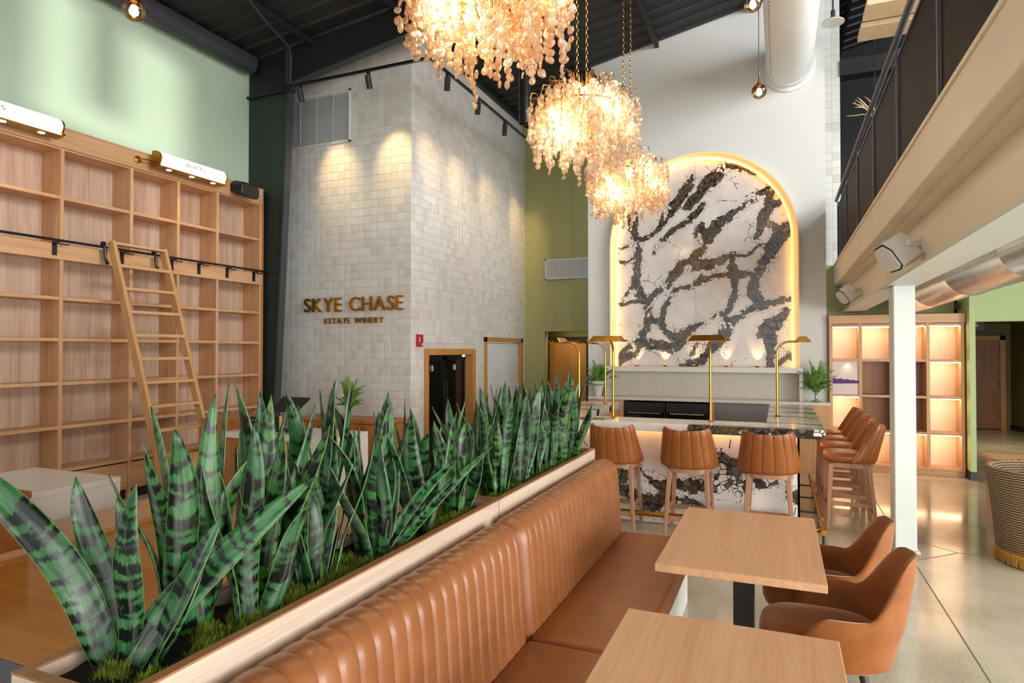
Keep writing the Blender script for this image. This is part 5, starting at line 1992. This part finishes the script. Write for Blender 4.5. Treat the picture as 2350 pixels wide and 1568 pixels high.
def chandelier(cx, cy, zt, label, seed, size=1.0):
    rng = random.Random(seed)
    t = thing('chandelier', label, 'chandelier', (cx, cy, zt), 0, 'glass disc chandeliers in a row')
    # gold core, rings and arching branches
    MB().lathe([(0.035, -0.55), (0.05, -0.5), (0.03, -0.42), (0.03, -0.1), (0.055, -0.05), (0.02, 0.05)], 14, (cx, cy, zt)).build('hub', M['gold_wire'], t, smooth=True)
    for rad, z in ((0.22, -0.10), (0.36, -0.22)):
        MB().tube([(cx + rad * math.cos(2 * PI * k / 28), cy + rad * math.sin(2 * PI * k / 28), zt + z) for k in range(28)], 0.007, 6, closed=True).build('ring', M['gold_wire'], t, smooth=True)
    br = MB()
    strands = []
    for tier, (nb, rad, zz, nd) in enumerate(((10, 0.13, 0.02, 9), (16, 0.25, 0.0, 9), (22, 0.36, -0.06, 9), (26, 0.46, -0.13, 8), (18, 0.41, -0.28, 8), (16, 0.28, -0.38, 7), (10, 0.14, -0.42, 6))):
        for k in range(nb):
            a = 2 * PI * (k + 0.37 * tier) / nb + rng.uniform(-0.09, 0.09)
            r = rad * rng.uniform(0.92, 1.06) * size
            ux, uy = math.cos(a), math.sin(a)
            z = zt + zz + rng.uniform(-0.05, 0.05)
            r_in = max(0.03, r - 0.16)
            pts = [(cx + ux * r_in, cy + uy * r_in, z - 0.12), (cx + ux * (r - 0.06), cy + uy * (r - 0.06), z + 0.0),
                   (cx + ux * (r - 0.02), cy + uy * (r - 0.02), z + 0.035), (cx + ux * (r + 0.02), cy + uy * (r + 0.02), z + 0.03), (cx + ux * (r + 0.035), cy + uy * (r + 0.035), z - 0.02)]
            br.tube(pts, 0.004, 5)
            n = nd + rng.choice((-2, -1, 0, 0, 1, 2))
            strands.append((cx + ux * (r + 0.035), cy + uy * (r + 0.035), z - 0.03, n))
            strands.append((cx + ux * (r - 0.03) - uy * 0.03, cy + uy * (r - 0.03) + ux * 0.03, z - 0.02, max(3, n - 2)))
    o = br.build('branches', M['gold_wire'], t, smooth=True)
    o['kind'] = 'stuff'
    wires = MB()
    items = []
    for (x, y, z, n) in strands:
        zz = z
        for k in range(n):
            zz -= rng.uniform(0.040, 0.052)
            off = 0.013
            items.append((x + rng.uniform(-off, off), y + rng.uniform(-off, off), zz, rng.uniform(0, PI), rng.uniform(-0.3, 0.3), rng.uniform(0.72, 1.08)))
        wires.tube([(x, y, z + 0.01), (x, y, zz)], 0.0012, 3, caps=False)
    o = wires.build('wires', M['gold_wire'], t)
    o['kind'] = 'stuff'
    items.sort(key=lambda q: (Vector(q[:3]) - CAMV).length)
    for k, (x, y, z, a, b_, s) in enumerate(items[:300]):
        o = bpy.data.objects.new('glass_disc', DISCS[k % 5])
        COL.objects.link(o)
        o.parent = t
        o.location = (x - cx, y - cy, z - zt)
        o.rotation_euler = (b_, 0, a)
        o.scale = (s, s, s)
    mb = MB()
    for k, (x, y, z, a, b_, s) in enumerate(items[300:]):
        vs, fs = DGEO[k % 5]
        mtx = Matrix.Translation((x, y, z)) @ Matrix.Rotation(a, 4, 'Z') @ Matrix.Rotation(b_, 4, 'X') @ Matrix.Scale(s, 4)
        mb.add([mtx @ v for v in vs], fs)
    me = bpy.data.meshes.new('glass_discs')
    me.from_pydata([tuple(v) for v in mb.v], [], mb.f)
    for p in me.polygons:
        p.use_smooth = True
    o = link('glass_discs', me, M['disc'], t, True)
    o['kind'] = 'stuff'
    # candle bulbs
    for k in range(9):
        a = 2 * PI * k / 9 + 0.2
        r = (0.30 if k % 2 else 0.42) * size
        z = zt - (0.22 if k % 2 else 0.36) + rng.uniform(-0.06, 0.06)
        p = (cx + r * math.cos(a), cy + r * math.sin(a), z)
        MB().lathe([(0.006, -0.04), (0.018, -0.015), (0.02, 0.0), (0.014, 0.02), (0.003, 0.045)], 10, p).build('bulb', M['bulb'], t, smooth=True)
    for dx, dy, dz in ((0.24, -0.1, -0.20), (-0.2, 0.2, -0.34), (-0.12, -0.26, -0.48)):
        point('chandelier_light', (cx + dx, cy + dy, zt + dz), 29, (1.0, 0.82, 0.57), 0.07)
    # two chains to the roof
    for dx in (-0.045, 0.045):
        ch_ = MB()
        z = zt + 0.04
        k = 0
        zr = roofz(cx) - 0.1
        while z < zr:
            ax = (1, 0) if k % 2 else (0, 1)
            pts = []
            for q in range(10):
                a = 2 * PI * q / 10
                e = 0.011 * math.cos(a)
                pts.append((cx + dx + e * ax[0], cy + e * ax[1], z + 0.024 * math.sin(a)))
            ch_.tube(pts, 0.003, 5, closed=True)
            z += 0.038
            k += 1
        o = ch_.build('chain', M['gold_wire'], t, smooth=True)
    MB().lathe([(0.07, -0.03), (0.07, 0.0)], 18, (cx, cy, roofz(cx) - 0.10)).build('canopy', M['gold_wire'], t, smooth=True)
    return t


chandelier(-1.56, 3.34, 4.22, 'glass disc chandelier nearest the camera, cut by the top of the view', 1)
chandelier(-1.66, 5.60, 4.22, 'glass disc chandelier in the middle of the row of three', 2)
chandelier(-1.74, 7.85, 4.22, 'glass disc chandelier farthest back, overlapping the marble arch', 3)


# ================================================================== PENDANTS
def globe_pendant(loc, r, label):
    t = thing('globe_pendant', label, 'pendant lamp', loc, 0, 'small amber globe pendants')
    x, y, z = loc
    MB().tube([(0, 0, r + 0.11), (0, 0, roofz(x) - 0.02 - z)], 0.004, 6).build('cord', M['blackmetal'], t, world=False)
    MB().lathe([(0.006, r + 0.12), (0.008, r + 0.03), (0.022, r + 0.012), (0.022, r - 0.02)], 12).build('stem', M['brass'], t, smooth=True, world=False)
    prof = [(max(0.001, r * math.sin(PI * k / 14)), -r * math.cos(PI * k / 14)) for k in range(15)]
    MB().lathe(prof, 24).build('globe', M['amberglass'], t, smooth=True, world=False)
    MB().lathe([(0.004, -r * 0.6), (0.026, -r * 0.4), (0.030, -0.01), (0.014, r * 0.4)], 12).build('bulb', M['bulb'], t, smooth=True, world=False)
    point('globe_light', (x, y, z - r * 0.1), 4, (1.0, 0.75, 0.45), 0.03)
    return t


globe_pendant((-0.185, 7.08, 4.50), 0.075, 'amber globe pendant beside the white round duct')
globe_pendant((-1.62, 4.55, 4.23), 0.066, 'amber globe pendant just behind the nearest chandelier')
globe_pendant((-4.04, 2.97, 4.12), 0.075, 'amber globe pendant in front of the sage wall')
globe_pendant((-0.20, 5.88, 4.82), 0.075, 'amber globe pendant at the top edge above the arch wall')

dp = thing('dome_pendant', 'white dish pendant lamp hanging beside the balcony end', 'pendant lamp', (0.73, 10.15, 6.53))
MB().lathe([(0.150, -0.03), (0.145, -0.012), (0.10, 0.015), (0.03, 0.035)], 24).build('shade', M['whiteplastic'], dp, smooth=True, world=False)
MB().lathe([(0.03, 0.035), (0.03, 0.15), (0.02, 0.16)], 12).build('socket', M['colgrey'], dp, smooth=True, world=False)
MB().tube([(0, 0, 0.15), (0, 0, roofz(0.73) - 6.53)], 0.012, 8).build('stem', M['colgrey'], dp, smooth=True, world=False)

for (x, y, zb, lb) in ((-3.25, 8.18, 4.95, 'black cylinder downlight behind the middle chandelier'), (-3.80, 6.87, 5.45, 'black cylinder downlight behind the nearest chandelier')):
    t = thing('cylinder_downlight', lb, 'pendant lamp', (x, y, zb), 0, 'black cylinder downlights')
    MB().lathe([(0.068, 0.02), (0.075, 0.0), (0.078, 0.0), (0.078, 0.75), (0.02, 0.76)], 20).build('can', M['blackmetal'], t, smooth=True, world=False)
    MB().tube([(0, 0, 0.74), (0, 0, roofz(x) - zb - 0.02)], 0.014, 8).build('stem', M['blackmetal'], t, smooth=True, world=False)

tag(MB().bar((-3.1, 10.2, roofz(-3.1) - 0.05), (-2.75, 10.75, 6.25), 0.05, 0.05).build('roof_brace', M['blackmetal']), 'short black diagonal brace under the roof left of the arch wall', 'brace')

# ================================================================== DUCTS
fd = thing('fabric_duct', 'white round fabric duct running to the arch wall', 'duct', (0.16, 6.5, 6.26))
MB().lathe([(0.335, 0), (0.335, 8.2), (0.345, 8.2), (0.345, 8.23), (0.335, 8.23), (0.335, 8.34)], 40, (0.16, 2.5, 6.26), 'y').build('tube', M['fabricduct'], fd, smooth=True)
MB().lathe([(0.335, 0), (0.385, 0.02), (0.385, 0.06)], 40, (0.16, AY - 0.062, 6.26), 'y').build('wall_collar', M['fabricduct'], fd, smooth=True)
for yy in (5.2, 7.9):
    MB().lathe([(0.336, 0), (0.341, 0.01), (0.336, 0.02)], 40, (0.16, yy, 6.26), 'y').build('seam', M['fabricduct'], fd, smooth=True)
holes = MB()
y = 2.8
a = math.radians(218)
while y < 10.6:
    c_ = Vector((0.16 + 0.336 * math.cos(a), y, 6.26 + 0.336 * math.sin(a)))
    n_ = Vector((math.cos(a), 0, math.sin(a)))
    s_ = Vector((-n_.z, 0, n_.x))
    holes.add([c_ + s_ * 0.013 * math.cos(2 * PI * k / 8) + Vector((0, 1, 0)) * 0.013 * math.sin(2 * PI * k / 8) + n_ * 0.002 for k in range(8)], [tuple(range(8))])
    y += 0.085
o = holes.build('perforation_row', M['shadowgap'], fd)
o['kind'] = 'stuff'
md_ = thing('metal_duct', 'silver round metal duct under the balcony', 'duct', (1.75, 5, 2.6))
for k in range(8):
    MB().lathe([(0.235, 0), (0.235, 1.62), (0.242, 1.63), (0.242, 1.66), (0.235, 1.67)], 36, (1.72, -2.6 + k * 1.67, 2.575), 'y').build('duct_section', M['steel'], md_, smooth=True)

# ================================================================== BALCONY RAILING
rl = thing('balcony_railing', 'dark bronze balcony railing with perforated metal panels', 'railing', (0.85, 5, 3.155))
PY_ = [11.0, 9.66, 8.30, 6.94, 5.60, 4.24, 2.88, 1.52, 0.16]
RX = 0.85
for y in PY_:
    MB().box(RX - 0.02, RX + 0.02, y - 0.022, y + 0.022, 3.0, 4.10).build('post', M['colgrey'], rl, bevel=0.003)
MB().tube([(RX - 0.03, 11.05, 4.13), (RX - 0.03, 0.0, 4.13)], 0.024, 12).build('handrail', M['colgrey'], rl, smooth=True)
for a_, b_ in zip(PY_[1:], PY_[:-1]):
    y0, y1 = a_ + 0.03, b_ - 0.03
    p = MB().box(RX - 0.004, RX + 0.004, y0, y1, 3.17, 4.03).build('mesh_panel', M['mesh'], rl)
    mb = MB().box(RX - 0.012, RX + 0.012, y0, y1, 4.02, 4.045).box(RX - 0.012, RX + 0.012, y0, y1, 3.155, 3.18)
    mb.box(RX - 0.012, RX + 0.012, y0, y0 + 0.02, 3.18, 4.02).box(RX - 0.012, RX + 0.012, y1 - 0.02, y1, 3.18, 4.02)
    mb.build('panel_frame', M['colgrey'], p)

# gallery: hanging cream panels, branch ornament
for k, (y, lb) in enumerate(((9.72, 'upper cream ceiling panel hanging over the balcony'), (10.35, 'lower cream ceiling panel hanging over the balcony'))):
    t = thing('ceiling_panel', lb, 'ceiling panel', (2.2, y, 6.4), 0, 'cream panels over the balcony')
    MB().box(1.08, 3.4, y - 0.235, y + 0.235, 6.35, 6.42).build('panel', M['panelcream'], t, bevel=0.008)
    for x in (1.55, 3.1):
        MB().tube([(x, y, 6.42), (x, y, roofz(x) - 0.02)], 0.004, 6).build('wire', M['blackmetal'], t)
tw = thing('branch_ornament', 'pale twig ornament hanging on the gallery behind the railing', 'ornament', (1.34, 10.9, 4.15))
rng = random.Random(9)
MB().tube([(0, 0, 1.15), (0, 0, roofz(1.34) - 4.17)], 0.008, 8).build('rod', M['blackmetal'], tw, smooth=True, world=False)
for k in range(9):
    a = PI * 0.55 + k * 0.19 + rng.uniform(-0.1, 0.1)
    d = Vector((math.cos(a) * 0.8, -0.3 + rng.uniform(-.3, .3), math.sin(a) * 0.6 + 0.25)).normalized()
    p = Vector((0, 0, 1.18))
    pts = [p.copy()]
    for q in range(6):
        d = (d + Vector((rng.uniform(-.3, .3), rng.uniform(-.2, .2), rng.uniform(-.3, .3)))).normalized()
        p = p + d * 0.065
        pts.append(p.copy())
    MB().tube(pts, [0.009, 0.009, 0.008, 0.007, 0.006, 0.005, 0.003], 6).build('twig', M['panelcream'], tw, smooth=True, world=False)


# ================================================================== WHITE SPEAKERS ON THE BEAM
def white_speaker(y, s, label):
    t = thing('beam_speaker', label, 'speaker', (0.9, y, 2.56), 0, 'white speakers on the balcony beam')
    x = 0.86
    pr = [(-0.13, -0.085), (-0.08, -0.115), (0.06, -0.125), (0.115, -0.07), (0.125, 0.04), (0.07, 0.105), (-0.06, 0.125), (-0.125, 0.06)]
    rot = Matrix.Rotation(0.35, 3, 'Z') @ Matrix.Rotation(-0.6, 3, 'Y')
    mb = MB().prism([(p * s, q * s) for p, q in pr], 'x', -0.10 * s, 0.07 * s)
    mb.v = [tuple(rot @ Vector(v) + Vector((x - 0.02, y, 2.56))) for v in mb.v]
    mb.build('cabinet', M['whiteplastic'], t, bevel=0.010, segs=2, smooth=True, angle=30)
    mb = MB().prism([(p * s * 0.93, q * s * 0.86) for p, q in pr], 'x', -0.118 * s, -0.095 * s)
    mb.v = [tuple(rot @ Vector(v) + Vector((x - 0.02, y, 2.56))) for v in mb.v]
    mb.build('grille', M['white'], t, bevel=0.008)
    mb = MB().prism([(p * s * 0.97, q * s * 0.97) for p, q in pr], 'x', -0.106 * s, -0.1005 * s)
    mb.v = [tuple(rot @ Vector(v) + Vector((x - 0.02, y, 2.56))) for v in mb.v]
    mb.build('shadow_gasket', M['shadowgap'], t)  # dark ring painting the shaded gap between grille and cabinet
    MB().bar((x + 0.02, y - 0.15 * s, 2.60), (1.0, y - 0.02, 2.60), 0.03, 0.045).build('bracket', M['whiteplastic'], t)
    MB().box(0.985, 1.0, y - 0.06, y + 0.02, 2.53, 2.66).build('wall_plate', M['whiteplastic'], t)


white_speaker(5.62, 1.0, 'white loudspeaker on the beam just in front of the white post')
white_speaker(9.5, 0.95, 'white loudspeaker on the beam at its far end by the green wall')

# ================================================================== LIT CUBBY SHELF
cb = thing('display_shelf', 'oak cubby shelf with warm lit compartments beside the bar', 'shelf', (1.56, 11.0, 0))
SX_ = [0.715, 1.11, 1.54, 1.97, 2.39]
SZ_ = [0.10, 0.604, 1.125, 1.654, 2.175]
SF = 10.8
for x in SX_:
    MB().box(x - 0.022, x + 0.022, SF, 11.14, 0.08, 2.2).build('upright', M['oak_z'], cb, bevel=0.002)
MB().box(0.69, 2.42, SF - 0.02, 11.14, 2.2, 2.33).build('cornice', M['oak_x'], cb, bevel=0.002)
MB().box(0.69, 2.42, SF + 0.03, 11.14, 0.0, 0.08).build('plinth', M['oak_x'], cb)
MB().box(0.70, 2.41, 11.14, 11.16, 0.08, 2.2).build('back', M['oak_z'], cb)
LIT = {(0, 0), (1, 0), (2, 0), (3, 0), (0, 1), (3, 1), (0, 2), (3, 2), (0, 3), (1, 3), (2, 3), (3, 3)}
for i in range(4):
    a, b_ = SX_[i] + 0.022, SX_[i + 1] - 0.022
    for j in range(5):
        MB().box(a, b_, SF + 0.004, 11.14, SZ_[j] - 0.018, SZ_[j] + 0.018).build('shelf', M['oak_x'], cb, bevel=0.002)
    for j in range(4):
        lit = (i, j) in LIT and not (i == 0 and j == 2)
        z0, z1 = SZ_[j] + 0.018, SZ_[j + 1] - 0.018
        if (i, j) == (0, 2):
            pn = MB().box(a, b_, SF + 0.03, SF + 0.045, z0, z1).build('poster_panel', M['print_pale'], cb)
            pn['label'] = 'pale poster with a purple island'
            n_ = 24
            pts = []
            for k in range(n_ + 1):
                u = k / n_
                pts.append((a + (b_ - a) * u, z0 + 0.19 + 0.045 * (1 - u) ** 0.7 * (0.8 + 0.2 * math.sin(u * 25)) + 0.012))
            pts += [(b_, z0 + 0.165), (a, z0 + 0.155)]
            MB().prism(pts, 'y', SF + 0.028, SF + 0.030).build('island_print', M['print_purple'], pn)
            spot('poster_spot', (a + 0.2, SF - 0.02, z1 - 0.01), (a + 0.2, SF + 0.03, z1 - 0.12), 0.5, (1, 0.8, 0.6), 90, 1, 0.02)
            continue
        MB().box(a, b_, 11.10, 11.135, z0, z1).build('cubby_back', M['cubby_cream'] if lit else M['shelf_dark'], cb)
        if lit:
            MB().box(a + 0.01, b_ - 0.01, SF + 0.04, SF + 0.062, z1 - 0.012, z1 - 0.002).build('led_strip', M['ledshelf'], cb)

# ================================================================== CORRIDOR SIGN
cs = thing('hanging_sign', 'dark hanging sign with white letters in the corridor opening', 'sign', (2.95, 12.2, 2.2))
MB().box(2.6, 3.02, 12.3, 12.33, 2.13, 2.30).build('board', M['black'], cs, bevel=0.003)
MB().box(2.8, 2.83, 12.3, 12.33, 2.30, 2.42).build('hanger', M['black'], cs)
lettering('MS', 0.085, 0.002, 0.15, M['signwhite'], cs, lambda x: Matrix.Translation((2.78 + x, 12.297, 2.185)) @ Matrix.Rotation(PI / 2, 4, 'X'))

# ================================================================== BARREL CHAIR AND TABLE, RIGHT
bcx, bcy = 2.10, 6.70
bch = thing('barrel_chair', 'patterned barrel chair with gold fringe at the right edge', 'chair', (bcx, bcy, 0))
prof = [(0.36, 0.09), (0.385, 0.12), (0.40, 0.3), (0.425, 0.55), (0.455, 0.74), (0.46, 0.79), (0.45, 0.81), (0.40, 0.80), (0.385, 0.74), (0.36, 0.5), (0.02, 0.45)]
MB().lathe(prof, 48).build('body', M['zigzag'], bch, smooth=True, world=False)
MB().lathe([(0.372, 0.085), (0.39, 0.09), (0.39, 0.115), (0.372, 0.12)], 48).build('braid', M['fringe'], bch, smooth=True, world=False)
fm = MB()
rng = random.Random(4)
for k in range(220):
    a = 2 * PI * k / 220
    r = 0.382 + rng.uniform(-0.006, 0.008)
    a2 = a + rng.uniform(-0.02, 0.02)
    fm.tube([(0.384 * math.cos(a), 0.384 * math.sin(a), 0.09), (r * math.cos(a2), r * math.sin(a2), 0.012)], 0.004, 4)
o = fm.build('fringe', M['fringe'], bch, world=False)
o['kind'] = 'stuff'
MB().lathe([(0.30, 0.0), (0.30, 0.10)], 24).build('base', M['blackmetal'], bch, world=False)
rt = thing('side_table', 'pale oak table behind the patterned barrel chair', 'table', (2.5, 7.6, 0))
MB().box(1.925, 3.4, 7.2, 8.0, 0.705, 0.745).build('table_top', M['oak_x'], rt, bevel=0.004)
for x in (2.0, 3.3):
    MB().box(x - 0.05, x + 0.01, 7.25, 7.95, 0.04, 0.705).build('leg_panel', M['oak_z'], rt)
    MB().box(x - 0.05, x + 0.01, 7.26, 7.32, 0.0, 0.04).build('foot', M['blackmetal'], rt)

# ================================================================== LEFT: COUNTERS, TABLE, TILL
ct = thing('community_table', 'amber lacquered table at the left behind the near planter', 'table', (-2.75, 2.4, 0))
MB().box(-3.55, -1.68, 1.33, 3.5, 0.72, 0.76).build('table_top', M['amber_wood'], ct, bevel=0.003)
MB().box(-3.98, -3.55, 1.33, 3.5, 0.72, 0.79).build('raised_edge', M['table_oak'], ct, bevel=0.003)
MB().box(-3.98, -1.68, 1.322, 1.33, 0.69, 0.76).build('front_edge', M['graphite'], ct)
for x in (-3.5, -1.9):
    MB().box(x, x + 0.08, 1.5, 1.58, 0, 0.72).build('leg', M['blackmetal'], ct)
    MB().box(x, x + 0.08, 3.2, 3.28, 0, 0.72).build('leg', M['blackmetal'], ct)
wcn = thing('retail_counter', 'white quartz counter in front of the bookcase at the left', 'counter', (-4.5, 2.3, 0))
MB().box(-5.0, -4.1, 0.9, 2.95, 0.91, 0.95).build('counter_top', M['quartz'], wcn, bevel=0.003)
MB().box(-4.96, -4.102, 0.94, 2.946, 0.0, 0.91).build('waterfall_front', M['quartz'], wcn)
cr = thing('wooden_crate', 'dark orange wooden crate at the left edge on the amber table', 'crate', (-3.66, 1.8, 0.79))
MB().box(-3.93, -3.58, 1.40, 2.08, 0.79, 1.03).build('body', M['crate_wood'], cr, bevel=0.006)
MB().box(-3.94, -3.57, 1.39, 2.09, 1.035, 1.075).build('lid', M['crate_wood'], cr, bevel=0.008)

tc_ = thing('till_counter', 'white-topped till counter in front of the tiled tower', 'counter', (-4.6, 5.3, 0))
MB().box(-5.35, -3.96, 4.95, 5.55, 0.90, 0.96).build('counter_top', M['quartz'], tc_, bevel=0.003)
MB().box(-4.02, -3.96, 4.95, 5.55, 0.0, 0.90).build('waterfall_end', M['quartz'], tc_)
MB().box(-5.35, -4.02, 5.0, 5.5, 0.0, 0.90).build('cabinet', M['cab_wood'], tc_)
MB().box(-4.3, -4.02, 4.952, 5.0, 0.0, 0.90).build('end_panel', M['quartz'], tc_)
pc = thing('podium_cabinet', 'plain oak podium cabinet beside the library ladder', 'cabinet', (-5.9, 5.6, 0))
MB().box(-6.05, -5.42, 5.30, 5.34, 0.0, 1.01).build('front_panel', M['cab_wood'], pc)
MB().box(-6.05, -5.42, 5.34, 5.85, 0.0, 0.97).build('body', M['cab_wood'], pc)
MB().box(-6.07, -5.42, 5.30, 5.87, 1.01, 1.03).build('top', M['cab_wood'], pc, bevel=0.003)
MB().box(-5.42, -5.40, 5.30, 5.87, 0.0, 1.03).build('end_strip', M['oak_z'], pc)
bcab = thing('wall_cabinet', 'low orange oak cabinet with black handles against the tiled tower', 'cabinet', (-5.6, 7.7, 0))
MB().box(-6.6, -4.98, 7.40, 7.98, 0.78, 0.82).build('top', M['cab_wood'], bcab, bevel=0.003)
MB().box(-6.56, -5.02, 7.44, 7.98, 0.0, 0.78).build('body', M['cab_wood'], bcab)
for k in range(4):
    a = -6.55 + k * 0.38
    d_ = MB().box(a + 0.005, a + 0.375, 7.42, 7.44, 0.08, 0.76).build('door', M['cab_wood'], bcab, bevel=0.002)
    hxp = a + (0.33 if k % 2 == 0 else 0.05)
    MB().tube([(hxp, 7.42, 0.72), (hxp, 7.39, 0.72), (hxp, 7.39, 0.56), (hxp, 7.42, 0.56)], 0.006, 6).build('handle', M['blackmetal'], d_, smooth=True)
pos = thing('till_screen', 'black point of sale screen tilted on the till counter', 'till', (-4.75, 5.25, 0.96))
rot = Matrix.Rotation(-0.9, 3, 'X') @ Matrix.Rotation(0.0, 3, 'Z')
MB().obox((-4.70, 5.22, 1.24), (0.36, 0.24, 0.022), Matrix.Rotation(0.55, 3, 'X')).build('display', M['screen'], pos, bevel=0.005)
MB().tube([(-4.70, 5.28, 0.97), (-4.70, 5.30, 1.12), (-4.70, 5.24, 1.22)], 0.025, 10).build('neck', M['blackmetal'], pos, smooth=True)
MB().box(-4.85, -4.55, 5.12, 5.40, 0.96, 0.985).build('foot', M['blackmetal'], pos, bevel=0.005)
prn = thing('receipt_printer', 'small black receipt printer beside the till screen', 'printer', (-5.08, 5.3, 0.96))
MB().box(-5.18, -4.98, 5.15, 5.38, 0.96, 1.10).build('body', M['blackmetal'], prn, bevel=0.015, segs=2)
MB().box(-5.16, -5.0, 5.14, 5.16, 1.06, 1.075).build('paper_slot', M['stainless'], prn)
vase_plant((-5.75, 7.6, 0.82), 'vase of ferns on the low cabinet below the gold sign', TRUMPET, M['silver'], 8, 0.9, 24)
